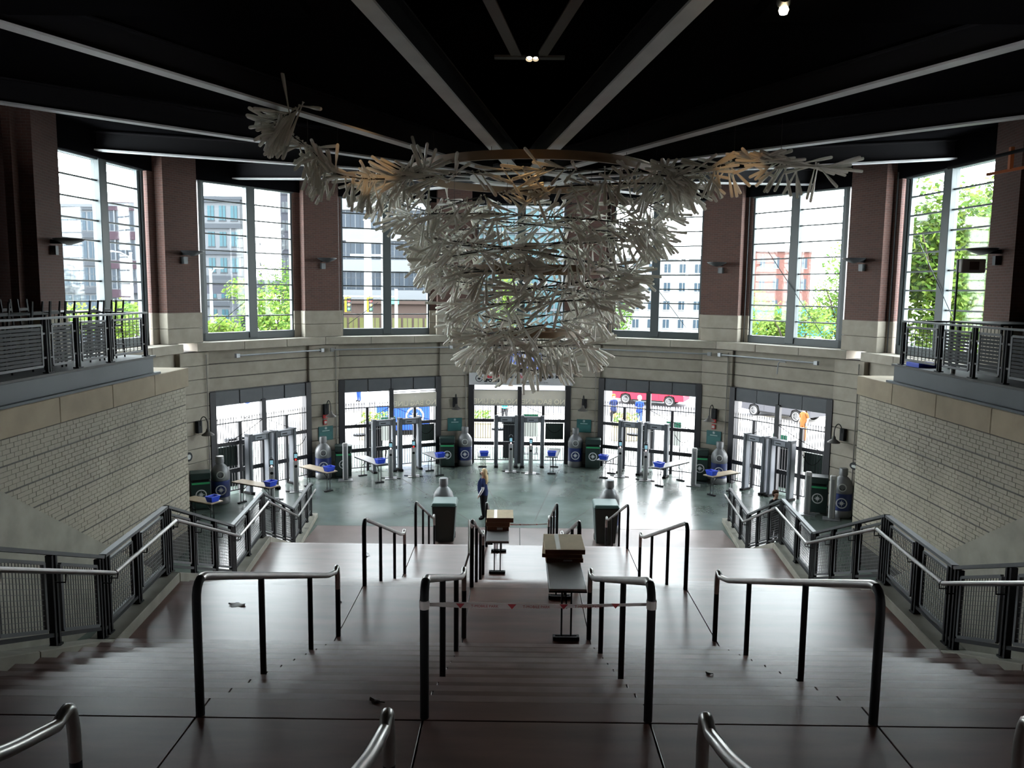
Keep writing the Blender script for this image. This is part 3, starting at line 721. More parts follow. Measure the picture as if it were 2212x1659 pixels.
# ------------------------------------------------------------------ bins
def make_bin(M, lab, grp, two=False):
    T = thing('trash_bin', lab, 'bin', group=grp, M=M)
    part('body', MB().bx(-.3, .3, -.27, .27, .03, .92), GREEN, T, bevel=.015)
    part('lid', MB().bx(-.31, .31, -.28, .28, .98, 1.2).bx(-.3, .3, .0, .27, .92, .98), GREEN, T, bevel=.02)
    part('opening', MB().bx(-.24, .24, -.275, -.255, .93, 1.03), BLK, T)
    part('strip', MB().bx(-.27, .27, -.285, -.272, .84, .90), LIME, T)
    emblem(T, Matrix.Translation((0, -.275, .5)) @ UPRIGHT, .17)
    return T
def make_bottle(M, lab, grp):
    T = thing('bottle_recycling_bin', lab, 'recycling bin', group=grp, M=M)
    part('body', MB().lathe([(.0, .0), (.27, 0), (.3, .04), (.3, .2), (.285, .22), (.285, .24)], 24), SILV, T, smooth=True)
    part('label_band', MB().lathe([(.285, .24), (.297, .25), (.297, .78), (.285, .79)], 24), NAVY, T, smooth=True)
    part('shoulder', MB().lathe([(.285, .79), (.3, .82), (.3, 1.02), (.27, 1.14), (.19, 1.26), (.12, 1.32), (.115, 1.36)], 24), SILV, T, smooth=True)
    part('bottle_cap', MB().lathe([(.125, 1.36), (.135, 1.37), (.135, 1.56), (.12, 1.58), (0, 1.58)], 20), SILV, T, smooth=True)
    part('port', MB().lathe([(.125, 0), (.13, .03), (.095, .04), (.09, 0), (0, 0)], 20), LGREY, T, M=Matrix.Translation((0, -.27, 1.0)) @ Matrix.Rotation(radians(80), 4, 'X'), smooth=True)
    part('port_hole', MB().lathe([(0, 0), (.09, 0), (.09, .012), (0, .012)], 20), BLK, T, M=Matrix.Translation((0, -.274, 1.0)) @ Matrix.Rotation(radians(80), 4, 'X'))
    emblem(T, Matrix.Translation((0, -.305, .5)) @ UPRIGHT, .17)
    return T
def faceC(x, y): return atan2(y-2.0, x)-pi/2      # turned towards the stairs
bin0 = None
for (x, y, bx_, by_, wh) in ((-10.3, 25.1, -9.9, 25.75, 'beside the leftmost gate'), (-6.72, 29.85, -7.4, 29.5, 'between the first and second gates from the left'),
                            (-2.93, 31.85, -2.22, 32.05, 'on the left of the middle gate'), (3.0, 31.85, 2.3, 32.05, 'on the right of the middle gate'),
                            (6.9, 29.9, 7.5, 29.4, 'between the red car gate and the rightmost gate'), (9.78, 25.6, 10.35, 25.05, 'by the right brick wall')):
    M = place(x, y, 0, faceC(x, y)); Mb = place(bx_, by_, 0, faceC(bx_, by_))
    if not bin0:
        bin0 = make_bin(M, f'dark green square trash bin {wh}', 'trash bins along the curved wall'); bot0 = make_bottle(Mb, f'silver bottle-shaped recycling bin {wh}', 'bottle bins along the curved wall')
    else:
        dup(bin0, M, f'dark green square trash bin {wh}'); dup(bot0, Mb, f'silver bottle-shaped recycling bin {wh}')
for s_, x, bx_, wh in ((-1, -2.14, -2.27, 'left'), (1, 2.41, 2.64, 'right')):
    T = thing('trash_cart', f'tall dark green trash cart at the foot of the stairs, {wh} one', 'bin', (x, 22.0, 0), 0, 'trash carts at the foot of the stairs')
    mb = MB(); p0, p1 = (.27, .25), (.34, .32)
    mb.add([(-p0[0], -p0[1], .05), (p0[0], -p0[1], .05), (p0[0], p0[1], .05), (-p0[0], p0[1], .05), (-p1[0], -p1[1], 1.08), (p1[0], -p1[1], 1.08), (p1[0], p1[1], 1.08), (-p1[0], p1[1], 1.08)],
           [(0, 3, 2, 1), (4, 5, 6, 7), (0, 1, 5, 4), (1, 2, 6, 5), (2, 3, 7, 6), (3, 0, 4, 7)])
    part('body', mb, GREEN, T, bevel=.02)
    part('lid', MB().add([(-.37, -.36, 1.08), (.37, -.36, 1.08), (.37, .36, 1.08), (-.37, .36, 1.08), (-.33, -.3, 1.17), (.33, -.3, 1.17), (.33, .34, 1.2), (-.33, .34, 1.2)], [(0, 3, 2, 1), (4, 5, 6, 7), (0, 1, 5, 4), (1, 2, 6, 5), (2, 3, 7, 6), (3, 0, 4, 7)]), mat('teal_cart_lid', (.05, .1, .09), .4), T, bevel=.02)
    for q in (-1, 1): part('wheel', MB().lathe([(0, -.03), (.09, -.03), (.1, 0), (.09, .03), (0, .03)], 14), BLK, T, M=Matrix.Translation((q*.25, .3, .1)) @ Matrix.Rotation(pi/2, 4, 'Y'), smooth=True)
    dup(bot0, place(bx_, 23.05, 0, pi), f'silver bottle-shaped recycling bin behind the {wh} trash cart', 'bottle bins behind the trash carts')

# ------------------------------------------------------------------ folding tables with blue bins
def make_table(name, lab, grp, M, L_, wd, topm, h=.74):
    T = thing(name, lab, 'table', group=grp, M=M)
    part('table_top', MB().bx(-wd/2, wd/2, 0, L_, h-.03, h), topm, T, bevel=.006)
    part('edge_band', MB().bx(-wd/2-.004, wd/2+.004, -.004, L_+.004, h-.045, h-.028), DARK, T)
    for y in (.22, L_-.22):
        mb = MB()
        for x in (-.06, .06): mb.tube([(x, y, .03), (x, y, h-.04)], .012, 6)
        mb.bx(-wd*.36, wd*.36, y-.045, y-.02, 0, .045).bx(-wd*.36, wd*.36, y+.02, y+.045, 0, .045).bx(-wd*.36, -wd*.36+.03, y-.045, y+.045, 0, .045).bx(wd*.36-.03, wd*.36, y-.045, y+.045, 0, .045)
        part('leg', mb, DARK, T)
        part('brace', MB().bar((0, y, h*.55), (0, y+(.35 if y < 1 else -.35), h-.045), .02, .012), DARK, T)
    return T
TB = [((-10.1, 23.65), (-9.02, 23.12), WOODT, 'near the left brick wall'), ((-9.8, 26.1), (-7.9, 25.1), WOODT, 'in front of the leftmost gate'),
      ((-8.15, 28.6), (-6.55, 27.3), WOODT, 'right of the leftmost gate'), ((-6.2, 30.15), (-5.02, 28.65), GREYT, 'left part of the second gate'),
      ((-3.8, 31.3), (-2.95, 29.85), GREYT, 'between the second gate and the middle gate'), ((-1.5, 31.95), (-1.35, 30.2), GREYT, 'on the left of the middle gate'),
      ((1.47, 32.1), (1.25, 30.35), GREYT, 'on the right of the middle gate'), ((3.9, 31.3), (3.15, 29.8), GREYT, 'left part of the red car gate'),
      ((6.5, 30.05), (5.0, 28.65), GREYT, 'right part of the red car gate'), ((7.98, 28.3), (6.6, 27.4), WOODT, 'left of the rightmost gate')]
tproto = {}
BINP = None
for i, (a, b, m, wh) in enumerate(TB):
    d = Vector((a[0]-b[0], a[1]-b[1])); L_ = [1.2, 1.7, 1.6, 1.78, 1.35, 1.7, 1.7, 1.3, 1.78, 1.4][i]
    M = place(b[0], b[1], 0, atan2(d.y, d.x)-pi/2)
    lab = ('tan' if m is WOODT else 'grey')+' topped narrow folding table '+wh
    make_table('folding_table', lab, 'bag check tables', M, L_, .46, m)
    B = M @ Matrix.Translation((0, .18, .742))
    if not BINP:
        BINP = thing('blue_bin', f'small blue plastic bin on the table {wh}', 'bin', group='blue bins on the bag check tables', M=B)
        mb = MB()
        def ringq(w0, d0, z): return [(-w0, -d0, z), (w0, -d0, z), (w0, d0, z), (-w0, d0, z)]
        vs = ringq(.13, .1, 0)+ringq(.17, .14, .17)+ringq(.155, .125, .17)+ringq(.12, .09, .015)
        fs = [(3, 2, 1, 0), (12, 13, 14, 15)]+[(q*4+i_, q*4+(i_+1) % 4, q*4+4+(i_+1) % 4, q*4+4+i_) for q in range(3) for i_ in range(4)]
        part('tub', mb.add(vs, fs), BLUE, BINP)
        part('rim', MB().bx(-.18, .18, -.15, -.138, .155, .17).bx(-.18, .18, .138, .15, .155, .17).bx(-.18, -.168, -.138, .138, .155, .17).bx(.168, .18, -.138, .138, .155, .17), BLUE, BINP)
    else: dup(BINP, B, f'small blue plastic bin on the table {wh}')
wd_ = thing('detector_wand', 'black hand wand standing in the blue bin at the second gate', 'wand', (-4.97, 28.95, .765))
part('handle', MB().tube([(0, 0, 0), (.01, .02, .2)], .016, 8), BLK, wd_); part('paddle', MB().bar((.01, .02, .19), (.03, .05, .42), .05, .02), BLK, wd_)

# ------------------------------------------------------------------ walk-through detectors
def make_detector(M, lab):
    T = thing('metal_detector', lab, 'metal detector', group='walk-through metal detectors', M=M)
    for s_ in (-1, 1):
        p = part('side_pillar', MB().bx(s_*.40-.06, s_*.40+.06, -.16, .16, .06, 2.06), DETECT, T, bevel=.02)
        part('pillar_edge', MB().bx(s_*.40-.066, s_*.40-.058, -.1, .1, .1, 2.0).bx(s_*.40+.058, s_*.40+.066, -.1, .1, .1, 2.0), DETECT2, p)
        part('foot', MB().bx(s_*.40-.08, s_*.40+.08, -.24, .24, 0, .07), BLK, T, bevel=.015)
        part('finial', MB().bx(s_*.40-.07, s_*.40+.07, -.17, .17, 2.06, 2.1), DETECT, T, bevel=.01)
    hd = part('head_unit', MB().bx(-.34, .34, -.13, .13, 1.84, 2.06), DETECT, T, bevel=.015)
    part('display', MB().bx(-.22, .22, -.15, -.13, 1.88, 2.02), DETECT2, hd)
    part('status_strip', MB().bx(-.16, .05, -.156, -.15, 1.93, 1.96), BLK, hd)
    return T
det0 = None
gname = {-2: 'leftmost gate', -1: 'second gate', 0: 'middle gate', 1: 'red car gate', 2: 'rightmost gate'}
for k in range(-2, 3):
    for s_, sn in ((-.53, 'left'), (.53, 'right')):
        off = {-2: (.02, 11.0), -1: (.04, 10.85), 0: (0, 10.68), 1: (.06, 10.65), 2: (.0, 10.95)}[k]
        M = bay(k, s_+off[0], off[1]); lab = f'{sn} walk-through metal detector at the {gname[k]}'
        if det0: dup(det0, M, lab)
        else: det0 = make_detector(M, lab)

# ------------------------------------------------------------------ ticket scanner pedestals
def make_scan(M, lab, red):
    T = thing('ticket_scanner', lab, 'ticket scanner', group='ticket scanner pedestals', M=M)
    part('column', MB().bx(-.085, .085, -.06, .06, .02, 1.12), WHITEP, T, bevel=.015)
    part('groove', MB().bx(-.02, .02, -.066, -.058, .05, .85), GALV, T)
    part('base_plate', MB().bx(-.22, .22, -.2, .2, 0, .022), GALV, T, bevel=.008)
    part('base_arm', MB().bar((-.36, .1, .02), (.36, -.1, .02), .05, .025), DARK, T)
    part('reader', MB().lathe([(0, 0), (.05, 0), (.05, .02), (0, .02)], 14), BLK, T, M=Matrix.Translation((0, -.06, .92)) @ Matrix.Rotation(pi/2, 4, 'X'))
    hd = part('head', MB().bx(-.07, .07, -.06, .05, 1.12, 1.4), BLK, T, bevel=.02)
    part('screen', MB().bx(-.05, .05, -.066, -.06, 1.22, 1.36), mat('scanner_screen', (.1, .2, .25), .3, emit=((.25, .5, .6), .8)), hd)
    part('indicator', MB().lathe([(0, 0), (.035, 0), (.035, .012), (0, .012)], 12), mat('scanner_red', (.5, .02, .02), emit=((1, .05, .04), .7)) if red else mat('scanner_white', (.8, .7, .7), emit=((1, .8, .8), 1.2)), hd, M=Matrix.Translation((0, -.06, 1.16)) @ Matrix.Rotation(pi/2, 4, 'X'))
    part('hoop', MB().tube([(.07*cos(a), 0, 1.4+.09*sin(a)) for a in [pi*i/8 for i in range(9)]], .008, 6), GALV, T, smooth=True)
    return T
SC = [(-.33, 30.9, 0, 'left of the two at the middle gate'), (.45, 30.6, 0, 'right of the two at the middle gate'), (-4.85, 29.5, 0, 'left of the two inside the second gate'), (-4.04, 29.92, 1, 'right of the two inside the second gate, red light'),
      (-7.84, 27.35, 1, 'right of the two at the leftmost gate, red light'), (-8.35, 26.25, 0, 'left of the two at the leftmost gate'), (3.9, 30.3, 0, 'left of the two inside the red car gate'), (4.79, 29.7, 0, 'right of the two inside the red car gate')]
pr = {}
for x, y, red, lab in SC:
    M = place(x, y, 0, faceC(x, y)); lab = 'slim ticket scanner pedestal, '+lab
    if red in pr: dup(pr[red], M, lab)
    else: pr[red] = make_scan(M, lab, red)
def make_blank(M, lab):
    T = thing('barrier_post', lab, 'post', group='plain white barrier posts', M=M)
    part('column', MB().bx(-.1, .1, -.07, .07, .03, 1.42), WHITEP, T, bevel=.03); part('side_rib', MB().bx(-.04, .04, -.078, -.068, .05, 1.3), GALV, T)
    part('base_plate', MB().bx(-.26, .26, -.2, .2, 0, .03), GALV, T, bevel=.008); part('button', MB().lathe([(0, 0), (.04, 0), (.04, .02), (0, .02)], 12), GALV, T, M=Matrix.Translation((0, -.07, 1.2)) @ Matrix.Rotation(pi/2, 4, 'X'))
    return T
bp0 = make_blank(place(-6.48, 29.1, 0, faceC(-6.48, 29.1)), 'plain white metal barrier post at the left edge of the second gate')
dup(bp0, place(6.46, 28.95, 0, faceC(6.46, 28.95)), 'plain white metal barrier post at the right edge of the red car gate')
dup(bp0, place(9.3, 25.2, 0, faceC(9, 25)), 'plain white metal barrier post left of the bin by the right brick wall')
dup(bp0, place(9.9, 24.7, 0, faceC(9, 25)), 'plain white metal barrier post in front of the bottle bin by the right brick wall')

# ------------------------------------------------------------------ wall lamps, signs, alarms, conduits
def make_goose(M, lab):
    T = thing('gooseneck_lamp', lab, 'wall lamp', group='gooseneck lamps on the stone piers', M=M)
    part('wall_box', MB().bx(-.09, .09, -.14, 0, -.2, .2), DARK, T, bevel=.01)
    part('neck', MB().tube([(-.0-.02*0-.0, -.14, .05)]+[(0, -.14-.16+.16*cos(a), .1+.26*sin(a)) for a in [pi*i/9 for i in range(10)]]+[(0, -.46, -.02)], .016, 8), DARK, T, smooth=True)
    part('lamp_shade', MB().lathe([(.03, 0), (.05, -.02), (.07, -.1), (.2, -.2), (.205, -.22), (.19, -.21), (.06, -.11)], 20), mat('weathered_shade', (.06, .055, .05), .6), T, M=Matrix.Translation((0, -.46, -.02)), smooth=True)
    part('bulb', MB().lathe([(0, -.2), (.04, -.17), (.04, -.12), (0, -.1)], 10), LGREY, T, M=Matrix.Translation((0, -.46, -.02)))
    return T
g0 = None
HN = {-2.5: 'far left pier by the leftmost gate', -1.5: 'pier between the two left gates', -.5: 'pier left of the middle gate', .5: 'pier right of the middle gate', 1.5: 'pier between the two right gates', 2.5: 'far right pier by the rightmost gate'}
for h in (-2.5, -1.5, -.5, .5, 1.5, 2.5):
    sg = 1 if h < 0 else -1
    P = Matrix.Translation((0, YC, 0)) @ Matrix.Rotation(-h*DA, 4, 'Z') @ Matrix.Translation((.05*sg, 11.545, 2.72)) @ Matrix.Rotation(radians(-62)*(-sg if abs(h) > 1 else 0), 4, 'Z')
    P = Matrix.Translation((0, YC, 0)) @ Matrix.Rotation(-h*DA, 4, 'Z') @ Matrix.Translation((.0, 11.545, 2.55))
    lab = 'dark gooseneck wall lamp on the '+HN[h]
    if g0: dup(g0, P, lab)
    else: g0 = make_goose(P, lab)
    C_ = Matrix.Translation((0, YC, 0)) @ Matrix.Rotation(-h*DA, 4, 'Z')
    cd = thing('conduit_pipe', 'thin vertical conduit on the '+HN[h], 'pipe', M=C_ @ Matrix.Translation((.45 if h < 0 else .45, 11.50, 0)))
    part('pipe', MB().tube([(0, 0, .9), (0, 0, 4.9)], .018, 6), mat('stone_painted_pipe', (.2, .19, .17), .6), cd, smooth=True); part('junction_box', MB().bx(-.05, .05, -.05, .03, .8, .95), mat('stone_painted_pipe', (.2, .19, .17)), cd)
    if abs(h) < 2:
        s2 = thing('wall_sign', 'dark teal notice with a small white emblem on the '+HN[h], 'sign', M=C_ @ Matrix.Translation((-.12*sg*0, 11.54, 1.62)))
        part('panel', MB().bx(-.3, .3, -.03, 0, -.27, .27), TEAL, s2, bevel=.005)
        part('inner_panel', MB().bx(-.25, .25, -.035, -.029, -.24, .04), mat('teal_sign_inner', (.03, .13, .125), .5), s2)
        emblem(s2, Matrix.Translation((0, -.033, .2)) @ UPRIGHT, .045); part('title_bar', MB().bx(-.15, .15, -.034, -.03, .08, .115), mat('pale_teal_print', (.3, .42, .4)), s2)
    if abs(h) == 1.5:
        fa = thing('fire_alarm', 'red fire alarm strobe and pull box on the '+HN[h], 'fire alarm', M=C_ @ Matrix.Translation((-.02, 11.54, 2.2)))
        part('strobe', MB().bx(-.1, .1, -.06, 0, 0, .14), RED, fa, bevel=.01); part('pull_box', MB().bx(-.07, .07, -.06, 0, -.24, -.06), RED, fa, bevel=.01); part('lens', MB().bx(-.05, .05, -.07, -.06, -.2, -.1), LGREY, fa)
for k, t0, t1 in ((-2, -1.2, 2.4), (-1, -2.4, 2.4), (0, -2.4, 2.4), (1, -2.4, 2.4), (2, -2.4, 1.6)):
    cd = thing('electrical_conduit', 'horizontal steel conduit under the sill above the '+gname[k], 'pipe', M=bay(k, 0, 11.06, 4.82))
    part('pipe', MB().tube([(t0, 0, 0), (t1, 0, 0)], .03, 8), GALV, cd, smooth=True)
    for t in (t0, t1): part('junction_box', MB().bx(t-.07, t+.07, -.06, .06, -.07, .07), GALV, cd, bevel=.006)
    if k == 2: part('bent_end', MB().tube(arc_path([(.45, -.02, -.06), (.15, -.02, -.06), (.12, -.02, -.5)], .12), .022, 6), GALV, cd, smooth=True)
for h, lab in ((-3.5, 'far left brick pier'), (-2.5, 'brick pier right of the leftmost window'), (-1.5, 'brick pier between the second and third windows'), (1.5, 'brick pier right of the white building window'), (2.5, 'brick pier left of the rightmost window'), (3.5, 'far right brick pier')):
    a = h*DA if abs(h) < 2 else math.copysign((2*DA+1.447)/2, h) if abs(h) == 2.5 else math.copysign(1.447+DA/2+.03, h)
    U = thing('uplight', 'black saucer uplight on the '+lab, 'wall lamp', M=Matrix.Translation((0, YC, 0)) @ Matrix.Rotation(-a, 4, 'Z') @ Matrix.Translation((0, 11.615, 8.15)))
    part('arm', MB().bx(-.04, .04, -.3, 0, -.05, .05), DARK, U); part('saucer', MB().lathe([(.05, -.1), (.3, .0), (.36, .05), (.34, .06), (.2, .02), (0, 0)], 22), DARK, U, M=Matrix.Translation((0, -.42, .02)), smooth=True)
    part('ballast', MB().bx(-.08, .08, -.14, 0, -.32, -.1), GREYST, U)
em = thing('wall_emblem', 'small dark oval emblem on the stone wall by the right brick wall', 'sign', M=bay(2.52, .82, 11.09, 1.72))
part('oval', MB().lathe([(0, -.01), (.2, -.01), (.2, .01), (0, .01)], 24), DARK, em, M=Matrix.Diagonal((1, 1, .6, 1)) @ Matrix.Rotation(pi/2, 4, 'X'))
part('animal_shape', MB().prism([(-.12, -.03), (-.06, -.05), (.05, -.05), (.12, -.02), (.11, .03), (.04, .02), (.0, .05), (-.06, .03), (-.1, .04)], .004), LGREY, em, M=Matrix.Translation((0, -.014, 0)) @ UPRIGHT)
em = thing('wall_emblem', 'small dark round fitting on the stone wall beside the left brick wall', 'sign', M=bay(-2.55, -.6, 11.09, 1.75))
part('oval', MB().lathe([(0, -.01), (.15, -.01), (.15, .01), (0, .01)], 24), DARK, em, M=Matrix.Rotation(pi/2, 4, 'X'))
part('inset', MB().lathe([(0, -.01), (.08, -.01), (.08, .01), (0, .01)], 24), LGREY, em, M=Matrix.Translation((0, -.008, 0)) @ Matrix.Rotation(pi/2, 4, 'X'))

# white radio sign and screen above the middle gate
sg = thing('radio_sign', 'long white sign with red and black lettering above the middle gate', 'sign', (.05, 32.43, 3.52))
part('board', MB().bx(-2.13, 2.13, -.03, .05, -.25, .25), mat('white_sign_board', (.5, .5, .51), .5), sg, bevel=.008)
rl = Matrix.Translation((-1.72, -.034, .02)) @ UPRIGHT
mb = MB(); vs = []; fs = []
for i in range(28):
    a = 2*pi*i/28
    for q in (.125, .15): vs.append((q*cos(a), q*sin(a), .002))
for i in range(28): fs.append((2*i, 2*i+1, (2*i+3) % 56, (2*i+2) % 56))
part('logo_ring', mb.add(vs, fs), BLK, sg, M=rl)
part('logo_mountain', MB().prism([(-.09, -.05), (-.03, .02), (0, .10), (.03, .02), (.09, -.05), (.03, -.03), (0, -.09), (-.03, -.03)], .003), BLK, sg, M=rl)
part('lettering', MB().bx(-1.5, -1.15, 0, .002, -.215, -.20), BLK, sg, M=Matrix.Translation((0, -.034, 0)))
text('lettering_red', 'Seattle', .25, mat('sign_red', (.5, .03, .05)), sg, Matrix.Translation((-1.17, -.034, .12)) @ UPRIGHT, bold=.012)
text('lettering', 'SPORTS', .18, BLK, sg, Matrix.Translation((-1.2, -.034, -.07)) @ UPRIGHT, bold=.01)
text('lettering', 'Your', .2, BLK, sg, Matrix.Translation((-.38, -.034, .1)) @ UPRIGHT, bold=.008)
text('lettering_red', 'Home', .2, mat('sign_red', (.5, .03, .05)), sg, Matrix.Translation((.1, -.034, .1)) @ UPRIGHT, bold=.008)
for wd_t, wx_ in (('for', .48), ('Everything', 1.0), ('Mariners', 1.7)): text('lettering', wd_t, .19, BLK, sg, Matrix.Translation((wx_, -.034, .1)) @ UPRIGHT, bold=.006, space=.88)
text('lettering', 'seattlesports.com', .12, BLK, sg, Matrix.Translation((.6, -.034, -.13)) @ UPRIGHT, space=1.15)
tv = thing('wall_screen', 'lit blue screen on the wall above the white radio sign', 'screen', (.08, 32.5, 4.28))
part('casing', MB().bx(-.85, .85, -.04, .1, -.4, .42), BLK, tv, bevel=.01)
scm = mat('screen_blue', (.05, .08, .2), .3, emit=((.22, .3, .85), .55)); part('display', MB().bx(-.8, .8, -.046, -.04, -.35, .37), scm, tv)
part('display_graphic', MB().prism([(.3*cos(2*pi*i/24)+.15, .24*sin(2*pi*i/24)) for i in range(24)], .002), mat('screen_pale', (.2, .25, .4), emit=((.6, .68, 1), .6)), tv, M=Matrix.Translation((0, -.048, 0)) @ UPRIGHT)
for k, t, lab in ((0, -.98, 'left half of the middle gate'), (0, .98, 'right half of the middle gate'), (-1, .98, 'right half of the second gate')):
    bn = thing('bag_line_banner', f'pale grey banner with reversed lettering hung across the {lab}', 'banner', M=bay(k, t, 11.29, 0))
    part('cloth', MB().bx(-.9, .9, -.006, .006, 2.42, 3.05 if k == 0 else 3.0), translucent_mat('banner_cloth', (.40, .39, .355), .5), bn)
    part('hem_rod', MB().tube([(-.92, 0, 3.06), (.92, 0, 3.06)], .015, 6), GALV, bn); part('hem_rod', MB().tube([(-.9, 0, 2.42), (.9, 0, 2.42)], .012, 6), GALV, bn)
    text('lettering', 'NO BAG LINE', .29, mat('banner_print', (.8, .76, .62), .8), bn, Matrix.Translation((0, -.008, 2.58)) @ UPRIGHT @ Matrix.Diagonal((-1, 1, 1, 1)), extrude=.001, bold=.006)
    part('logo_dot', MB().lathe([(0, -.001), (.03, -.001), (.03, .001), (0, .001)], 12), LGREY, bn, M=Matrix.Translation((0, -.008, 2.86)) @ Matrix.Rotation(pi/2, 4, 'X'))

# ------------------------------------------------------------------ tables with cardboard on the landings
t2 = make_table('folding_table', 'narrow grey folding table with cardboard stack on the upper landing', 'landing tables', place(.5, 9.42, 2.7, 0), 1.8, .46, GREYT)
t1 = make_table('folding_table', 'narrow grey folding table with cardboard stack on the lower landing', 'landing tables', place(-.505, 15.5, 1.35, 0), 1.8, .46, GREYT)
CN = ['bottom', 'second', 'third', 'top']
def stack(base, x, y, z, items, where):
    for i, (sx_, sy_, h, dx, dy, rz) in enumerate(items):
        B = thing('cardboard_box', f'{"topmost" if i == len(items)-1 else ORD[i]+" from bottom"} flat cardboard carton on the {where} landing table', 'box', (x+dx, y+dy, z), rz, f'cartons on the {where} landing table')
        part('carton', MB().use(CARD).bx(-sx_/2, sx_/2, -sy_/2, sy_/2, 0, h), None, B, bevel=.004)
        part('packing_tape', MB().bx(-sx_*.22, -sx_*.22+.06, -sy_/2-.002, sy_/2+.002, h, h+.002), TAPEM, B)
        part('front_face', MB().bx(-sx_/2+.004, sx_/2-.004, -sy_/2-.002, -sy_/2, .004, h-.004), CARD_SHADE, B)
        if i == 0: part('shipping_label', MB().bx(-.02, .1, -sy_/2-.004, -sy_/2-.002, .02, h*.7), LGREY, B)
        z += h+.0015
stack(t2, .52, 10.72, 3.441, [(.5, .68, .06, -.01, -.0, .02), (.54, .7, .055, -.02, 0.02, -.06), (.54, .7, .065, 0, .0, .0)], 'upper')
stack(t1, -.50, 16.5, 2.091, [(.46, .62, .1, -.02, 0, .04), (.5, .62, .09, 0, -.04, -.03), (.56, .64, .1, .03, -.05, .02)], 'lower')

# ------------------------------------------------------------------ barrier tapes, scraps
def tape(name, lab, a, b, wd, sag, marks):
    T = thing(name, lab, 'tape', a); A = Vector((0, 0, 0)); B = Vector(b)-Vector(a); n = 14; vs = []; fs = []
    for i in range(n+1):
        u = i/n; tw = .5+.5*sin(u*5+1); p = A.lerp(B, u)+Vector((0, 0, -sag*4*u*(1-u))); h = wd*(.45+.55*min(1, u*(1-u)*6)*tw)
        vs += [p+Vector((0, -.002+.01*sin(u*9), -h/2)), p+Vector((0, -.002, h/2)), p+Vector((0, .002, h/2)), p+Vector((0, .002+.01*sin(u*9), -h/2))]
    for i in range(n):
        for q in range(4): fs.append((i*4+q, i*4+(q+1) % 4, i*4+4+(q+1) % 4, i*4+4+q))
    part('ribbon', MB().add(vs, fs), mat('white_barrier_tape', (.75, .7, .68), .5), T)
    rd = mat('tape_red', (.45, .05, .06), .6); ln = B.length
    for i in range(marks):
        u = (i+.7)/(marks+.4); p = A.lerp(B, u)+Vector((0, -.014, -sag*4*u*(1-u)))
        part('red_arrow', MB().prism([(-.03, .018), (.03, .018), (0, -.018)], .001), rd, T, M=Matrix.Translation(p) @ UPRIGHT)
        if i < marks-1: text('tape_print', 'T-MOBILE PARK', .027, rd, T, Matrix.Translation(p+Vector((.17, 0, 0))) @ UPRIGHT, extrude=.0005)
    for p in (A, B):
        part('wrap', MB().lathe([(.034, -.03), (.036, -.03), (.036, .03), (.034, .03)], 14), mat('white_barrier_tape', (.75, .7, .68)), T, M=Matrix.Translation(p))
    return T
tape('barrier_tape', 'white tape with red print stretched between the nearest inner handrails', (-.79, 5.33, 4.885), (.79, 5.33, 4.905), .05, .012, 4)
tape('barrier_tape', 'white and red tape stretched between the inner handrails at the foot of the stairs', (-.79, 21.7, .62), (.79, 21.7, .62), .06, .03, 3)
tw = thing('tape_tail', 'loose white plastic tape hanging from the inner left handrail of the middle flight', 'tape', (-.79, 9.72, 2.9))
part('ribbon', MB().tube([(0, 0, .68), (.05, .05, .85), (.02, .6, 1.02), (-.02, 1.3, .92), (0, 1.62, .72)], .014, 6), mat('white_barrier_tape', (.75, .7, .68)), tw, smooth=True); part('knot', MB().lathe([(0, -.03), (.045, 0), (0, .03)], 8), mat('white_barrier_tape', (.75, .7, .68)), tw, M=Matrix.Translation((0, 1.62, .75)))
def scrap(name, lab, x, y, m, sz, cat, curl=.12):
    z = ztread(y) if abs(x) < XS(y) else 0
    T = thing(name, lab, cat, (x, y, z+.002), random.uniform(0, 6)); n = 7; mb = MB(); vs = []; fs = []
    for i in range(n):
        u = i/(n-1); wv = sz*.35*sin(pi*min(max(u, .06), .94))*(1+.4*sin(i*2.1)); zz = sz*curl*(u-.5)**2*2
        vs += [((u-.5)*sz, -wv, zz+.004*sin(i*3)), ((u-.5)*sz, wv, zz*.7), ((u-.5)*sz, 0, zz+.012)]
    for i in range(n-1):
        fs += [(i*3, i*3+3, i*3+5, i*3+2), (i*3+2, i*3+5, i*3+4, i*3+1)]
    part('blade' if cat == 'leaf' else 'sheet', mb.add(vs, fs), m, T, smooth=True)
    if cat == 'leaf': part('stalk', MB().tube([(sz*.48, 0, .01), (sz*.8, .02, .006)], .004, 5), m, T)
    return T
LEAF = mat('dry_brown_leaf', (.05, .03, .02), .8); PAP = mat('white_paper', (.7, .7, .7), .6)
for x, y, sz, lab in ((-1.18, 5.55, .1, 'on the nearest landing edge left of the middle lane'), (-2.5, 5.62, .06, 'beside the first post of the outer left handrail'), (-3.75, 6.2, .06, 'on the first steps near the left curb'),
                      (1.62, 6.95, .05, 'on a step right of the taped handrails'), (1.12, 8.3, .05, 'on a step behind the inner right handrail'), (3.55, 6.55, .05, 'on a step right of the outer right handrail'),
                      (3.9, 5.6, .05, 'on the nearest landing at far right'), (-2.6, 10.75, .07, 'on the upper landing by the outer left handrail')):
    scrap('dry_leaf', 'small dark curled leaf '+lab, x, y, LEAF, sz, 'leaf')
scrap('paper_scrap', 'crumpled white wrapper on the upper landing left of the outer left handrail', -4.0, 10.6, PAP, .24, 'paper', .12)
scrap('paper_scrap', 'white paper scrap on the lower landing near the outer left handrail', -3.35, 16.7, PAP, .2, 'paper', .2)
scrap('paper_scrap', 'white paper scrap on the hall floor right of the lower tape', 1.1, 24.6, PAP, .22, 'paper', .2)

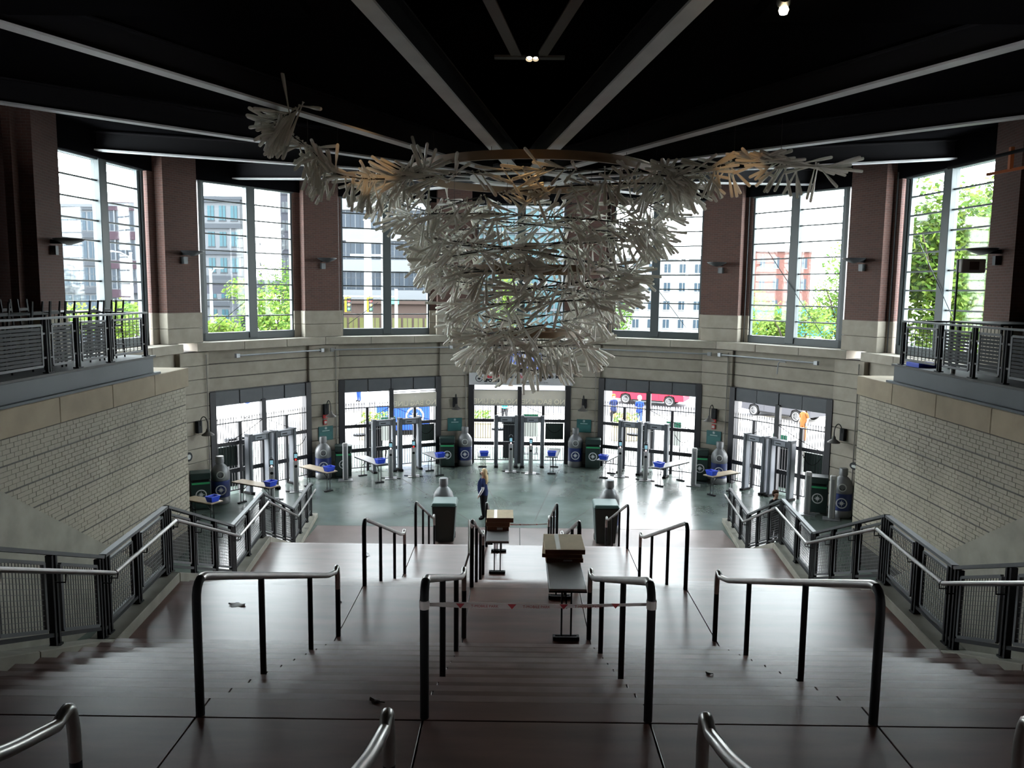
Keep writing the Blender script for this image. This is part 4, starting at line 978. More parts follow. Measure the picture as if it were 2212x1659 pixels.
# orange steel frame high on the right, lamplight put into its colour
of = thing('orange_pipe_frame', 'orange steel frame with lamplight in its colour high on the right beside the rightmost window', 'frame', (10.6, 17.2, 9.85))
OR = mat('lamplit_pipe_orange', (.42, .11, .03), .5)
part('lower_bar', MB().bar((-.4, .9, -.1), (1.4, -2.2, .15), .06, .06), OR, of)
part('upright', MB().bx(-.2, -.12, .42, .5, -.05, .42), OR, of); part('upright', MB().bx(.35, .43, -.5, -.42, .02, .5), OR, of)
part('upper_pipe', MB().tube([(-.9, 1.6, .15), (1.4, -2.2, .62)], .04, 8), DARK, of, smooth=True)

# ------------------------------------------------------------------ people
def grow(name, verts, edges, radii, root=0, levels=1):
    me = bpy.data.meshes.new(name+'_skeleton'); me.from_pydata(verts, edges, []); o = bpy.data.objects.new(name+'_skeleton', me); COL.objects.link(o)
    o.modifiers.new('skin', 'SKIN'); s = o.modifiers.new('sub', 'SUBSURF'); s.levels = s.render_levels = levels
    if not me.skin_vertices: 
        bpy.context.view_layer.update()
    for i, v in enumerate(me.skin_vertices[0].data):
        v.radius = radii[i] if isinstance(radii[i], tuple) else (radii[i], radii[i]); v.use_root = (i == root)
    bpy.context.view_layer.update(); dg = bpy.context.evaluated_depsgraph_get()
    res = bpy.data.meshes.new_from_object(o.evaluated_get(dg)); bpy.data.objects.remove(o); res.name = name
    res.polygons.foreach_set('use_smooth', [True]*len(res.polygons)); return res
SKIN = mat('skin', (.42, .25, .18), .6)
def body_mesh(hv=0):
    V = [(0, 0, .86), (0, .015+.045*hv, 1.02), (0, .02+.035*hv, 1.17), (0, 0, 1.30), (0, .005, 1.375), (0, .02, 1.44), (0, .025, 1.50), (0, .02, 1.545)]
    Rr = [(.135+.04*hv, .115+.045*hv), (.125+.055*hv, .115+.055*hv), (.135+.04*hv, .11+.045*hv), (.07, .06), .045, (.066, .078), (.07, .085), (.05, .06)]
    Ed = [(0, 1), (1, 2), (2, 3), (3, 4), (4, 5), (5, 6), (6, 7)]
    for s_ in (-1, 1):
        b = len(V)
        k_ = .05*hv
        V += [(s_*(.145+k_*.6), 0, 1.265), (s_*(.175+k_), -.015, 1.15), (s_*(.195+k_), -.03, 1.03), (s_*(.2+k_), .03, .92), (s_*(.2+k_), .085, .82), (s_*(.2+k_), .11, .77)]
        Rr += [.055, .046, .040, .036, .027, (.03, .018)]
        Ed += [(3, b), (b, b+1), (b+1, b+2), (b+2, b+3), (b+3, b+4), (b+4, b+5)]
        h = b+5
        for q, (dx, dy, dz, ln) in enumerate(((.022, .015, -.05, 1), (.008, .018, -.065, 1), (-.006, .018, -.063, 1), (-.02, .012, -.05, 1))):
            f = len(V); V += [(s_*(.2+k_+dx*.9), .11+dy*.6, .77+dz*.45), (s_*(.2+k_+dx), .11+dy*1.6, .77+dz)]; Rr += [.0095, .008]; Ed += [(h, f), (f, f+1)]
        f = len(V); V += [(s_*(.178+k_), .125, .785), (s_*(.17+k_), .145, .755)]; Rr += [.0105, .009]; Ed += [(b+4, f), (f, f+1)]
        b = len(V)
        V += [(s_*.08, 0, .78), (s_*.088, .012, .45), (s_*.09, -.012, .25), (s_*.09, -.02, .075), (s_*.095, .06, .035), (s_*.098, .13, .028)]
        Rr += [(.09+.015*hv, .095+.02*hv), .058+.012*hv, .05+.008*hv, .036, (.038, .032), (.035, .022)]
        Ed += [(0, b), (b, b+1), (b+1, b+2), (b+2, b+3), (b+3, b+4), (b+4, b+5)]
    return grow('body', V, Ed, Rr)
def shell(src, test, off, name):
    bm = bmesh.new(); bm.from_mesh(src); bm.normal_update()
    kill = [f for f in bm.faces if not test(f.calc_center_median())]
    bmesh.ops.delete(bm, geom=kill, context='FACES')
    for v in bm.verts: v.co += v.normal*off
    me = bpy.data.meshes.new(name); bm.to_mesh(me); bm.free(); me.polygons.foreach_set('use_smooth', [True]*len(me.polygons)); me.materials.clear(); return me
def wardrobe(hv):
    B_ = body_mesh(hv); B_.materials.append(SKIN); o = .055*hv
    arm_ = lambda c: abs(c.x) > .135+o and c.z < 1.2 and c.z > .66 and not (c.z < .9 and abs(c.x) < .155+o*.8)
    return {'body': B_, 'shirt': shell(B_, lambda c: (.80 < c.z < 1.325 and not arm_(c)) or (arm_(c) and c.z > 1.08), .014, 'shirt'),
            'long_sleeves': shell(B_, lambda c: arm_(c) and .82 < c.z <= 1.10, .009, 'long_sleeves'),
            'trousers': shell(B_, lambda c: .07 < c.z < .84 and abs(c.x) < .165+o*.8, .012, 'trousers'), 'shoes': shell(B_, lambda c: c.z <= .085, .012, 'shoes')}
SLIM, STOUT = wardrobe(0), wardrobe(1)
def copyme(me, m): q = me.copy(); q.materials.clear(); q.materials.append(m); return q
CM = {}
def cm(me, m):
    if (me.name, m.name) not in CM: CM[(me.name, m.name)] = copyme(me, m)
    return CM[(me.name, m.name)]
def hair_mesh(longh):
    mb = MB(); n = 18; rows = []
    prof = [(.0, 1.632), (.05, 1.622), (.085, 1.59), (.1, 1.55), (.103, 1.5), (.098, 1.45)]+([(.1, 1.4), (.108, 1.34), (.112, 1.28), (.1, 1.2), (.07, 1.14), (0, 1.12)] if longh else [(.08, 1.42), (0, 1.41)])
    vs = []; fs = []
    for i, (r, z) in enumerate(prof):
        for j in range(n):
            a = 2*pi*j/n; f = 1.0
            y = r*sin(a)
            if z < 1.57 and y > 0: y *= .15 if z < 1.54 else .55     # face left open in front
            if z < 1.42: y = y*.6-.06
            vs.append((r*cos(a)*(1.02+.05*sin(3*a+i)), y-.005, z))
    for i in range(len(prof)-1):
        for j in range(n): fs.append((i*n+j, i*n+(j+1) % n, (i+1)*n+(j+1) % n, (i+1)*n+j))
    return mb.add(vs, fs).mesh('hair', None, True)
HAIR_L, HAIR_S = hair_mesh(True), hair_mesh(False)
FACEM = MB()
FACEM.use(SKIN).add([(-.014, .098, 1.475), (.014, .098, 1.475), (0, .128, 1.478), (0, .1, 1.53)], [(0, 1, 2), (0, 2, 3), (1, 3, 2), (0, 3, 1)])
FACEM.use(WHITE)
for q in (-1, 1): FACEM.lathe([(0, -.004), (.012, 0), (0, .006)], 8, Matrix.Translation((q*.032, .1, 1.515)) @ Matrix.Rotation(-pi/2, 4, 'X'))
FACEM.use(BLK)
for q in (-1, 1): FACEM.lathe([(0, 0), (.006, .003), (0, .007)], 8, Matrix.Translation((q*.032, .103, 1.515)) @ Matrix.Rotation(-pi/2, 4, 'X'))
FACEM.use(mat('lips', (.35, .12, .1), .5)).bx(-.022, .022, .094, .103, 1.446, 1.455)
FACEME = FACEM.mesh('face')
EARME = MB().lathe([(0, -.006), (.018, -.004), (.022, .004), (0, .008)], 10).mesh('ear', SKIN, True)
def person(lab, x, y, z, rz, h, shirt, pants, hair, longh=False, sleeve=None, group=None, wide=1.0):
    k = h/1.6
    P = thing('person', lab, 'person', group=group, M=place(x, y, z, rz) @ Matrix.Diagonal((k, k, k, 1)))
    Wd = STOUT if wide > 1 else SLIM
    link('body', Wd['body'], P)
    for nm_, m_ in (('shirt', shirt), ('trousers', pants), ('shoes', BLK))+((('long_sleeves', sleeve),) if sleeve else ()): link(nm_, cm(Wd[nm_], m_), P)
    link('hair', cm(HAIR_L if longh else HAIR_S, hair), P); link('face', FACEME, P)
    for q in (-1, 1): link('ear', EARME, P, Matrix.Translation((q*.076, .015, 1.50)) @ Matrix.Rotation(q*pi/2, 4, 'Y'))
    return P
NVY = mat('navy_cloth', (.018, .026, .075), .85); BLKC = mat('black_cloth', (.015, .015, .017), .85); BLOND = mat('blond_hair', (.52, .38, .2), .6, var=.25, scale=25, stretch=(1, 1, .15))
BRNH = mat('brown_hair', (.06, .035, .022), .7); WHC = mat('white_cloth', (.7, .7, .72), .85); BLUC = mat('royal_blue_cloth', (.016, .04, .24), .85); JEAN = mat('blue_jeans', (.05, .08, .16), .9); ORC = mat('orange_brown_cloth', (.2, .075, .025), .9); TEALC = mat('teal_cloth', (.02, .3, .32), .9)
person('woman with long blond hair in navy top and white sleeves on hall floor', -1.12, 24.25, 0, radians(78), 1.58, NVY, BLKC, BLOND, True, WHC, wide=1.22)
person('person in dark clothes half hidden behind the right guard railing', 7.3, 22.3, 0, radians(200), 1.5, BLKC, BLKC, BRNH)
OUT = [(-14.9, 43.2, BLUC, WHC, BRNH, .6, 'in a royal blue top, seen through the leftmost gate'), (-17.6, 42.6, WHC, JEAN, BLOND, 1.4, 'in a white shirt by the steel barrier outside the leftmost gate'),
       (-10.2, 50.5, BLUC, BLUC, BRNH, 2.5, 'in blue shirt and shorts far out on the plaza, left of the second gate'), (-9.0, 56.0, NVY, JEAN, BRNH, 4, 'in navy, farthest walker seen through the second gate'),
       (-8.3, 52.0, WHC, BLKC, BRNH, 5, 'in white, walking behind the second gate'), (-.75, 42.5, TEALC, BLKC, BLOND, 3, 'in a teal top beyond the middle gate'),
       (5.05, 42.0, NVY, BLKC, ORC, 3.3, 'with reddish hair at the left edge of the red car gate'), (6.35, 41.5, BLUC, JEAN, WHC, 3.1, 'in a blue jersey and white cap in front of the red car'),
       (13.8, 38.2, ORC, ORC, BRNH, 2.2, 'in orange brown clothes outside the rightmost gate'), (15.6, 37.6, NVY, JEAN, ORC, 1.2, 'in navy outside the rightmost gate')]
for x, y, sh, pa, ha, rz, lab in OUT: person('passer-by '+lab, x, y, 0, rz, 1.72, sh, pa, ha, random.random() < .4)

# ------------------------------------------------------------------ outdoors: ground, street, cars
pz = part('ground', MB().bx(-140, 140, 36, 46.0, -.3, 0).bx(-140, -14, 20, 36, -.3, 0).bx(14, 140, 20, 36, -.3, 0), mat('pale_plaza_paving', (.36, .35, .33), .85, var=.1, scale=.6)); tag(pz, 'pale sunlit plaza paving outside the gates', 'ground', kind='structure')
rd = part('street', MB().bx(-140, 140, 46.0, 160, -.3, -.02), mat('street_asphalt', (.12, .12, .125), .9, var=.1, scale=.5)); tag(rd, 'asphalt street beyond the plaza', 'street', kind='structure')
part('curb_line', MB().bx(-140, 140, 45.85, 46.05, -.2, .05), CONC, rd)
def car(lab, M, paint, name='car'):
    T = thing(name, lab, 'car', M=M)
    prof = [(-2.3, .35), (-2.32, .75), (-2.1, 1.0), (-1.75, 1.05), (-1.1, 1.52), (.35, 1.55), (1.05, 1.08), (2.0, .92), (2.3, .7), (2.32, .35), (1.82, .32), (1.72, .62), (1.42, .72), (1.12, .62), (1.02, .28), (-1.02, .28), (-1.12, .62), (-1.42, .72), (-1.72, .62), (-1.82, .32)]
    part('body', MB().prism(prof, 1.76, Matrix.Translation((0, .88, 0)) @ UPRIGHT), paint, T, smooth=False)
    part('window_band', MB().prism([(-1.55, 1.07), (-1.05, 1.46), (.3, 1.49), (.9, 1.1)], 1.78, Matrix.Translation((0, .89, 0)) @ UPRIGHT), mat('car_glass', (.02, .025, .03), .1), T)
    part('sill_trim', MB().bx(-1.0, 1.0, -.9, .9, .24, .34), BLK, T)
    for x in (-1.42, 1.42):
        for q in (-1, 1):
            wM = Matrix.Translation((x, q*.80, .33)) @ Matrix.Rotation(pi/2, 4, 'X')
            wh = part('wheel', MB().lathe([(.2, -.1), (.32, -.11), (.335, -.06), (.335, .06), (.32, .11), (.2, .1)], 24), BLK, T, M=wM, smooth=True)
            ALY = mat('alloy_rim', (.2, .2, .2), .4, metal=.3); rim = MB().use(BLK).lathe([(0, -.075), (.2, -.075), (.2, .075), (0, .075)], 20).use(ALY).lathe([(.2, -.1), (.235, -.115), (.235, .115), (.2, .1)], 20)
            for a in range(5): rim.bar((0, 0, .085*-q*-1), (.2*cos(a*1.2566), .2*sin(a*1.2566), .085), .06, .03).bar((0, 0, -.085), (.2*cos(a*1.2566), .2*sin(a*1.2566), -.085), .06, .03)
            part('rim', rim, None, wh)
    for q in (-1, 1): part('tail_light', MB().bx(-2.33, -2.2, q*.62-.16, q*.62+.16, .72, .86), RED, T); part('headlight', MB().bx(2.18, 2.3, q*.62-.17, q*.62+.17, .66, .78), LGREY, T)
    part('door_gap', MB().bx(-.35, -.34, -.885, .885, .4, 1.05).bx(.72, .73, -.885, .885, .4, 1.0), BLK, T)
    return T
car('red car parked on the street, seen through the gate right of the middle', place(8.56, 51.1, 0, radians(-24)) , mat('red_car_paint', (.5, .02, .035), .3))
car('silver grey car parked on the street, seen through the rightmost gate', place(15.4, 45.8, 0, radians(-54)) @ Matrix.Rotation(pi, 4, 'Z'), mat('grey_car_paint', (.05, .05, .055), .35))
car('dark parked car far off at the left, seen through the leftmost gate', place(-21.5, 46.8, 0, radians(25)), mat('black_car_paint', (.02, .02, .022), .3))
kb = thing('promo_booth', 'blue promotional counter with a white round emblem outside the second gate', 'booth', (-5.75, 39.0, 0), radians(14))
part('counter', MB().bx(-1.3, 1.3, -.4, .4, .25, 1.5), mat('booth_blue', (.03, .09, .42), .5), kb, bevel=.02); part('counter_top', MB().bx(-1.35, 1.35, -.45, .45, 1.5, 1.56), WHITE, kb, bevel=.01)
part('plinth', MB().bx(-1.2, 1.2, -.35, .35, 0, .25), BLK, kb); emblem(kb, Matrix.Translation((.55, -.405, .95)) @ UPRIGHT, .45)
part('back_panel', MB().bx(-1.0, .9, .2, .26, 1.56, 2.2), WHITE, kb)
def planter(lab, x, y, cols):
    T = thing('planter_box', lab, 'planter', (x, y, 0), 0, 'plaza planters')
    part('box', MB().bx(-.7, .7, -.45, .45, 0, .7), mat('buff_planter', (.33, .3, .22), .9), T, bevel=.03)
    part('rim', MB().bx(-.75, .75, -.5, .5, .7, .78), mat('buff_planter', (.33, .3, .22)), T, bevel=.015)
    mb = MB()
    for i in range(160):
        p = Vector((random.uniform(-.6, .6), random.uniform(-.35, .35), .78+random.random()*.5)); u = Vector((random.gauss(0, 1), random.gauss(0, 1), random.gauss(0, 1))).normalized()*.1; v = u.orthogonal().normalized()*.05
        mb.use(cols[i % len(cols)]).add([p-u, p+v, p+u, p-v], [(0, 1, 2, 3)])
    part('foliage', mb, None, T, kind='stuff')
LG1 = mat('leaf_bright_green', (.17, .31, .05), .6); LG2 = mat('leaf_mid_green', (.09, .2, .04), .6); LG3 = mat('leaf_yellow_green', (.28, .38, .07), .6)
planter('buff planter with yellow flowers outside the second gate', -6.9, 37.6, [LG1, LG2, mat('petal_yellow', (.6, .5, .05), .6)])
planter('buff planter with orange flowers outside the red car gate', 5.2, 38.2, [LG1, LG2, mat('petal_orange', (.6, .25, .05), .6)])
planter('buff planter at the left edge of the middle gate view', -2.0, 38.6, [LG1, LG2])
for (x, y, rz, lab) in ((-17.3, 41.0, .6, 'outside the leftmost gate'), (-1.2, 41.0, 0, 'outside the middle gate')):
    bb = thing('crowd_barrier', 'galvanised crowd barrier '+lab, 'barrier', (x, y, 0), rz, 'plaza crowd barriers')
    part('frame', MB().tube(arc_path([(-1.1, 0, .2), (-1.1, 0, 1.1), (1.1, 0, 1.1), (1.1, 0, .2), (-1.1, 0, .2)], .12), .02, 6), GALV, bb, smooth=True)
    br = MB()
    for i in range(1, 16): br.tube([(-1.1+i*.1375, 0, .2), (-1.1+i*.1375, 0, 1.1)], .008, 5)
    part('bars', br, GALV, bb, kind='stuff')
    for q in (-.8, .8): part('foot', MB().bx(q-.02, q+.02, -.3, .3, 0, .2), GALV, bb)
for k in range(-2, 3):
    sgn = -1
    K = thing('gate_kiosk', 'dark pedestal kiosk with side ledge and white emblem outside the '+gname[k], 'kiosk', group='gate kiosks', M=bay(k, -.42 if k else -.35, 12.55))
    part('cabinet', MB().bx(-.33, .33, -.15, .15, .0, 1.72), mat('kiosk_charcoal', (.03, .032, .036), .6), K, bevel=.02); part('trim_line', MB().bx(-.33, .33, -.156, -.15, 1.43, 1.45), LGREY, K)
    part('ledge', MB().lathe([(0, 0), (.3, 0), (.3, .07), (0, .09)], 18), mat('kiosk_charcoal', (.03, .032, .036)), K, M=Matrix.Translation((-.5, 0, 1.18)) @ Matrix.Diagonal((1.1, .7, 1, 1)))
    part('emblem_disc', MB().lathe([(0, 0), (.03, 0), (.03, .003), (0, .003)], 12), WHITE, K, M=Matrix.Translation((0, -.152, 1.56)) @ UPRIGHT)
    if k in (-1, 0, 1, 2):
        N = thing('info_board', 'white notice board with green heading outside the '+gname[k], 'notice board', group='gate notice boards', M=bay(k, .5 if k < 2 else -1.25, 13.4))
        part('board', MB().bx(-.32, .32, -.02, .02, .75, 1.75), mat('board_white', (.6, .62, .6), .6), N, bevel=.008); part('heading', MB().bx(-.32, .32, -.026, -.02, 1.45, 1.75), mat('board_green', (.03, .16, .1), .6), N)
        for q in (-.28, .28): part('leg', MB().bx(q-.02, q+.02, -.02, .02, 0, .75), DARK, N)
        part('foot_bar', MB().bx(-.35, .35, -.2, .2, 0, .02), DARK, N)

# ------------------------------------------------------------------ outdoors: buildings, trees, street furniture
def at(px, Y): return (px-1114)/1720*Y
def zt_(py, Y): return 7.05+(640-py)/1720*Y
def building(lab, px0, px1, py, Y, wall, glass, cols, rows, dpth=14, gap=(.25, .35), band=None, vfin=None, roof=None, z0=0, inset=.12):
    x0, x1 = at(px0, Y), at(px1, Y); zt = zt_(py, Y)
    B = thing('building', lab, 'building', ((x0+x1)/2, Y, 0)); w_ = (x1-x0)/2
    part('wall', MB().bx(-w_, w_, 0, dpth, 0, zt), wall, B)
    part('roof', MB().bx(-w_-.3, w_+.3, -.3, dpth+.3, zt, zt+.35), roof or wall, B)
    cw = 2*w_/cols; rh = (zt-z0)/rows; wx = cw*(1-gap[0]); wz = rh*(1-gap[1])
    win = MB().bx(-wx/2, wx/2, -.06, .02, 0, wz).mesh('window', glass)
    fr = MB().bx(-wx/2-.06, wx/2+.06, -.08, .0, -.1, -.02).bx(-.03, .03, -.08, 0, 0, wz).mesh('window_frame', roof or wall)
    for i in range(cols):
        for j in range(rows):
            o = link('window', win, B, Matrix.Translation((-w_+cw*(i+.5), -inset*0, z0+rh*j+rh*gap[1]/2))); link('window_frame', fr, o)
    if band:
        for j in range(rows+1): part('floor_band', MB().bx(-w_-.15, w_+.15, -.25, .1, z0+rh*j-band[1]/2, z0+rh*j+band[1]/2), band[0], B)
    if vfin:
        for i in range(cols+1): part('facade_fin', MB().bx(-w_+cw*i-.08, -w_+cw*i+.08, -.2, 0, 0, zt), vfin, B)
    return B
gl = lambda n_, c: mat(n_, c, .2, spec=.08)
PW = mat('pale_facade', (0.0585, 0.061, 0.0659), .8, spec=.1); GW_ = mat('grey_facade_panel', (0.0294, 0.0315, 0.0357), .8); WW = mat('white_facade', (0.136, 0.136, 0.136), .85); RBR = mat('distant_red_brick', (0.078, 0.036, 0.03), .9); DG = mat('dark_facade', (.022, .022, .027), .6)
G1 = gl('blue_grey_glazing', (0.018, 0.027, 0.036)); G2 = gl('teal_glazing', (0.018, 0.042, 0.051)); G3 = gl('dark_glazing', (.012, .016, .022)); G4 = gl('cyan_glazing', (0.03, 0.06, 0.069))
building('pale glass office block seen through the leftmost window', 60, 232, 470, 98, PW, G1, 9, 5, band=(GW_, .7))
building('stepped office block with dark upper floors beyond the leftmost window', 232, 318, 468, 90, PW, G3, 4, 5, band=(mat('mauve_band', (.022, .014, .018), .8), .9), vfin=PW)
building('grey panelled block with flat roof seen through the second window', 372, 520, 452, 86, PW, G2, 6, 6, gap=(.45, .45), band=(GW_, .5), roof=GW_, dpth=2)
building('tall narrow checkered tower in the second window', 606, 668, 330, 78, DG, gl('tower_window', (.028, .031, .034)), 3, 12, gap=(.4, .45))
building('banded glass office filling the third window', 672, 962, 330, 72, PW, G3, 14, 6, gap=(.06, .42), dpth=10, band=(mat('light_band', (0.078, 0.0806, 0.0858), .8), 1.0), z0=3.9)
building('brown ground floor shops below the banded office', 700, 980, 668, 68, mat('brown_shop_wall', (0.035, 0.0245, 0.021), .8), gl('shop_window', (0.048, 0.048, 0.018)), 12, 1, gap=(.2, .4), dpth=3)
building('cyan glass curtain wall block behind the hanging bats', 990, 1258, 300, 84, mat('cyan_facade', (0.0468, 0.0676, 0.0728), .4), G4, 16, 9, gap=(.1, .12), band=(PW, .25), vfin=PW)
building('white block with small dark windows right of the hanging bats', 1285, 1546, 566, 82, WW, G1, 8, 5, gap=(.6, .55), z0=1.2)
bpr = building('red brick warehouse in the sixth window', 1590, 1738, 548, 96, RBR, G1, 5, 4, gap=(.62, .5), z0=2, roof=WW)
part('roof_block', MB().bx(-1.5, 1.2, 1, 6, 12.2, 13.8), WW, bpr)
def tree(name, lab, x, y, zc, rx, rz, n, cols, group, leaf=.32, trunk=True, sky=.0):
    T = thing(name, lab, 'tree', (x, y, 0), 0, group)
    if trunk:
        part('trunk', MB().tube([(0, 0, 0), (.1, .05, zc*.5), (-.05, 0, zc)], [.2, .15, .07], 8), mat('tree_bark', (.05, .04, .03), .9), T, smooth=True)
        for q in range(5):
            a = q*1.3; part('branch', MB().tube([(0, 0, zc*(.45+.08*q)), (rx*.4*cos(a), rx*.4*sin(a), zc*(.8+.05*q)), (rx*.8*cos(a), rx*.8*sin(a), zc+rz*.3)], [.08, .05, .02], 6), mat('tree_bark', (.05, .04, .03)), T, smooth=True)
    mb = MB(); blobs = [(random.gauss(0, .45), random.gauss(0, .45), random.gauss(0, .4), random.uniform(.3, .6)) for _ in range(16)]
    for i in range(n):
        bx_, by_, bz_, br_ = random.choice(blobs); u = Vector((random.gauss(0, 1), random.gauss(0, 1), random.gauss(0, 1))).normalized()*br_*random.random()**.4
        p = Vector(((bx_+u.x)*rx, (by_+u.y)*rx*.8, zc+(bz_+u.z)*rz))
        if p.z < .2: continue
        d = Vector((random.gauss(0, 1), random.gauss(0, 1), random.gauss(0, .6))).normalized()*leaf*random.uniform(.5, 1); v = d.orthogonal().normalized()*leaf*.32
        mb.use(random.choice(cols)).add([p-d*.5, p+v*.8, p+d*.5, p-v*.8], [(0, 1, 2, 3)])
    part('foliage', mb, None, T, kind='stuff'); return T
DL1 = translucent_mat('fresh_leaf', (0.072, 0.120, 0.018), .4); DL2 = translucent_mat('deep_leaf', (0.036, 0.072, 0.012), .35); DL3 = translucent_mat('lime_leaf', (0.102, 0.144, 0.024), .4)
tg_ = 'street trees beyond the windows'
tree('street_tree', 'bright green tree in the lower right of the second window', at(585, 55), 55, 4.7, 2.8, 2.3, 4500, [DL1, DL3, DL2], tg_)
tree('street_tree', 'dark green tree behind the bright one in the second window', at(600, 66), 66, 6.5, 3.2, 2.2, 1800, [DL2, DL2, DL1], tg_)
tree('street_tree', 'green shrub in the lower left of the second window', at(462, 48), 48, 4.6, 1.4, 1.2, 1200, [DL1, DL3], tg_)
tree('street_tree', 'row of green foliage at the foot of the leftmost window', at(250, 40), 40, 5.3, 2.6, 1.3, 2000, [DL1, DL3], tg_)
tree('street_tree', 'green tree glimpsed between the bats in the middle window', at(1098, 60), 60, 6.6, 1.6, 2.4, 1400, [DL1, DL3], tg_)
tree('street_tree', 'green tree at the left edge of the fifth window', at(1300, 58), 58, 5.0, 1.8, 2.4, 1400, [DL1, DL2], tg_)
tree('street_tree', 'low light green tree in front of the blue hoarding in the sixth window', at(1690, 52), 52, 5.2, 2.6, 2.0, 3800, [DL1, DL3], tg_)
tree('street_tree', 'tall light green tree at the right of the sixth window', at(1800, 56), 56, 6.8, 2.9, 3.4, 5500, [DL1, DL3, DL2], tg_)
tree('street_tree', 'large leafy tree filling the left light of the rightmost window', at(2010, 31), 31, 8.3, 2.7, 3.4, 9500, [DL1, DL3, DL2], tg_, leaf=.34)
tree('street_tree', 'leafy tree in the right light of the rightmost window', at(2200, 33), 33.5, 8.0, 2.3, 3.2, 8000, [DL1, DL2, DL3], tg_, leaf=.34)
tree('street_tree', 'dark green tree behind the leafy ones in the rightmost window', at(2060, 42), 42, 7.6, 4.4, 3.2, 8000, [DL2, DL1], tg_, leaf=.4)
hz = thing('hoarding', 'bright blue hoarding behind the trees in the sixth window', 'fence', (at(1690, 64), 64, 0))
for i in range(5): part('panel', MB().bx(-5.2+i*2.3, -5.2+i*2.3+2.27, -.05, .05, 3.8, 6.0), mat('hoarding_blue', (0.018, 0.102, 0.18), .6), hz); part('post', MB().bx(-5.2+i*2.3, -5.2+i*2.3+.1, .05, .15, 0, 6.0), GALV, hz)
def pole(name, lab, px, Y, top, m, arm=None, r=.14):
    T = thing(name, lab, 'pole', (at(px, Y), Y, 0)); part('shaft', MB().tube([(0, 0, 0), (0, 0, top)], [r, r*.7], 10), m, T, smooth=True)
    part('base', MB().tube([(0, 0, 0), (0, 0, .5)], r*1.6, 10), m, T); part('cap', MB().tube([(0, 0, top), (0, 0, top+.1)], r*.9, 8), m, T)
    if arm:
        part('arm', MB().tube([(0, 0, top-.3), (arm*.5, 0, top+.1), (arm, 0, top+.15)], .05, 6), m, T, smooth=True); part('lamp_head', MB().bx(arm-.35, arm+.35, -.15, .15, top+.08, top+.22), m, T, bevel=.04)
    return T
LP = mat('pale_pole', (0.165, 0.165, 0.165), .6)
p1 = pole('utility_pole', 'thick pale utility pole in the third window', 790, 60, 12.2, LP, None, .36)
for q, z in enumerate((10.6, 9.6)): part('cross_arm', MB().bx(-1.6+q*.3, 1.6-q*.3, -.08, .08, z, z+.15), LP, p1)
for px, lab in ((747, 'left one'), (794, 'right one')):
    T = thing('traffic_light', f'yellow traffic light showing red in the third window, {lab}', 'traffic light', (at(px, 58), 57.82, 6.0), 0, 'traffic lights in the third window')
    part('housing', MB().bx(-.2, .2, -.12, .12, -.5, .55), mat('traffic_yellow', (.42, .28, .01), .5), T, bevel=.02); part('backplate', MB().bx(-.06, .28, -.14, -.12, -.48, .5), DARK, T)
    for q, (c_, e_) in enumerate((((.5, .02, .02), ((1, .05, .03), 2.0)), ((.12, .09, .02), None), ((.02, .1, .04), None))): part('lens', MB().lathe([(0, 0), (.11, 0), (.1, .05), (0, .06)], 14), mat('lens_%d' % q, c_, .3, emit=e_), T, M=Matrix.Translation((.11, -.14, .32-.3*q)) @ UPRIGHT)
    part('visor', MB().tube([(.11, -.14, .45), (.11, -.32, .42)], .07, 8), DARK, T); part('hanger', MB().tube([(0, 0, .55), (0, 0, .62)], .05, 6), DARK, T)
ma = thing('signal_mast', 'horizontal signal mast carrying the traffic lights in the third window', 'mast', (at(850, 58.0), 58.0, 0)); part('post', MB().tube([(0, 0, 0), (0, 0, 7.2)], .12, 8), LP, ma); part('mast_arm', MB().tube([(0, 0, 6.62), (-4.2, 0, 6.62)], .07, 8), LP, ma); part('green_sign', MB().bx(-.6, .2, -.05, .0, 6.1, 6.5), mat('street_sign_green', (.02, .2, .13), .5), ma)
pole('street_lamp', 'slim street lamp post in the fifth window', 1472, 62, 9.6, GALV, -1.2)
pole('street_lamp', 'street lamp with pale curved arm in the leftmost window', 282, 60, 9.6, LP, -1.6)
pole('street_lamp', 'short lamp post on the left of the second window', 452, 58, 8.4, LP, .6)
tp = pole('tree_stake_pole', 'dark wooden utility pole at the right edge of the fifth window', 1506, 60, 16.0, mat('old_timber', (.06, .05, .04), .9), None, .2)
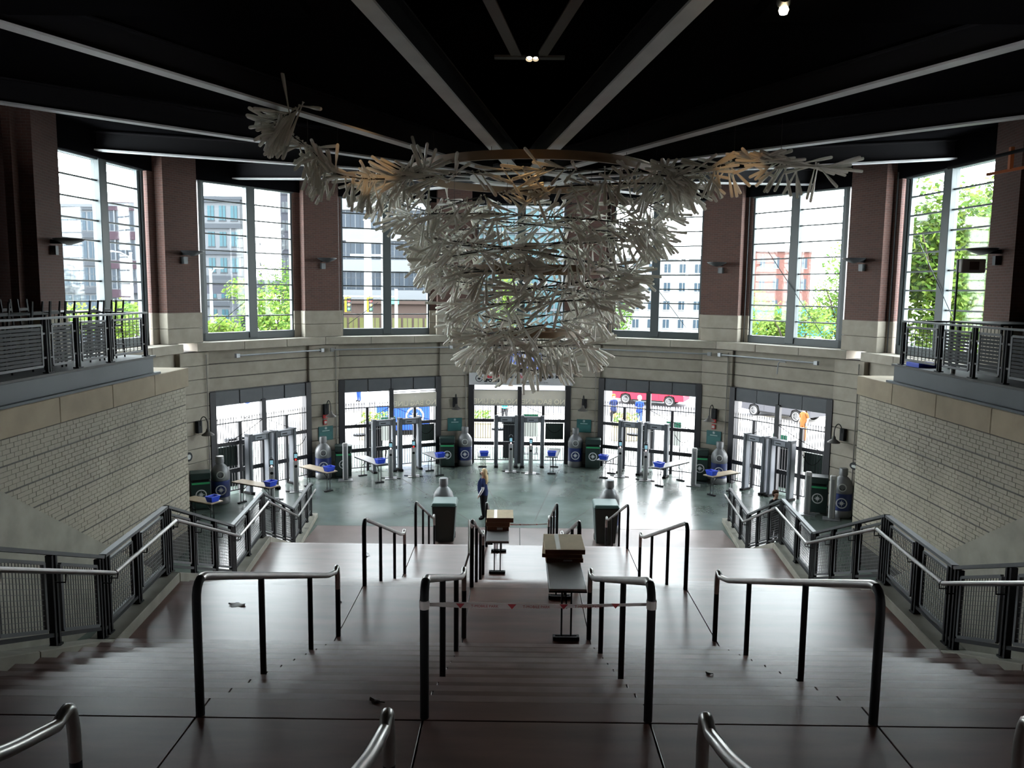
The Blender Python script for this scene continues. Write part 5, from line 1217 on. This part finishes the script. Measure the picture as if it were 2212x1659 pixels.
for i, (px0, px1, Y, z0, z1) in enumerate(((560, 1010, 60, 8.9, 8.6), (560, 1010, 60, 8.2, 8.4), (560, 1010, 60, 7.7, 7.5), (560, 1010, 60, 10.4, 9.6), (60, 520, 60, 8.6, 7.6), (60, 520, 60, 7.9, 7.3))):
    Wt = thing('overhead_wire', f'thin overhead wire {["highest but one", "third from the top", "lowest", "highest"][i] if i < 4 else ["upper", "lower"][i-4]} across the {"third window" if i < 4 else "two left windows"}', 'wire', (at(px0, Y), Y, 0))
    Lx = at(px1, Y)-at(px0, Y); part('cable', MB().tube([(Lx*u/10, 0, z0+(z1-z0)*u/10-1.2*(u/10)*(1-u/10)) for u in range(11)], .03, 4), DARK, Wt)
    for q in (0, Lx): part('insulator', MB().tube([(q, 0, (z0 if q == 0 else z1)-.1), (q, 0, (z0 if q == 0 else z1)+.1)], .06, 6), DARK, Wt)
vd = thing('rail_viaduct', 'long dark overpass beam beyond the second window trees', 'bridge', (at(500, 74), 74, 0)); part('deck', MB().bx(-10, 5.5, 0, 3, 6.6, 7.5), DG, vd); part('parapet', MB().bx(-10, 5.5, -.1, 0, 7.5, 7.9), GW_, vd)
for q in (-9, -4.5, 0, 4.8): part('pier', MB().bx(q-.5, q+.5, .5, 2.5, 0, 6.6), GW_, vd)
# outdoor surfaces: little gloss, so sky reflections do not whiten them
for n_ in ('pale_facade', 'grey_facade_panel', 'white_facade', 'distant_red_brick', 'dark_facade', 'light_band', 'mauve_band', 'brown_shop_wall', 'cyan_facade', 'hoarding_blue', 'pale_pole', 'tree_bark', 'fresh_leaf', 'deep_leaf', 'lime_leaf',
           'leaf_bright_green', 'leaf_mid_green', 'buff_planter', 'booth_blue', 'kiosk_charcoal', 'board_green', 'grey_car_paint', 'red_car_paint', 'black_car_paint', 'royal_blue_cloth', 'navy_cloth', 'black_cloth', 'orange_brown_cloth', 'teal_cloth', 'blue_jeans', 'brown_hair', 'traffic_yellow', 'green_grey_screen', 'street_asphalt', 'old_timber'):
    MT[n_].node_tree.nodes['Principled BSDF'].inputs['Specular IOR Level'].default_value = .05
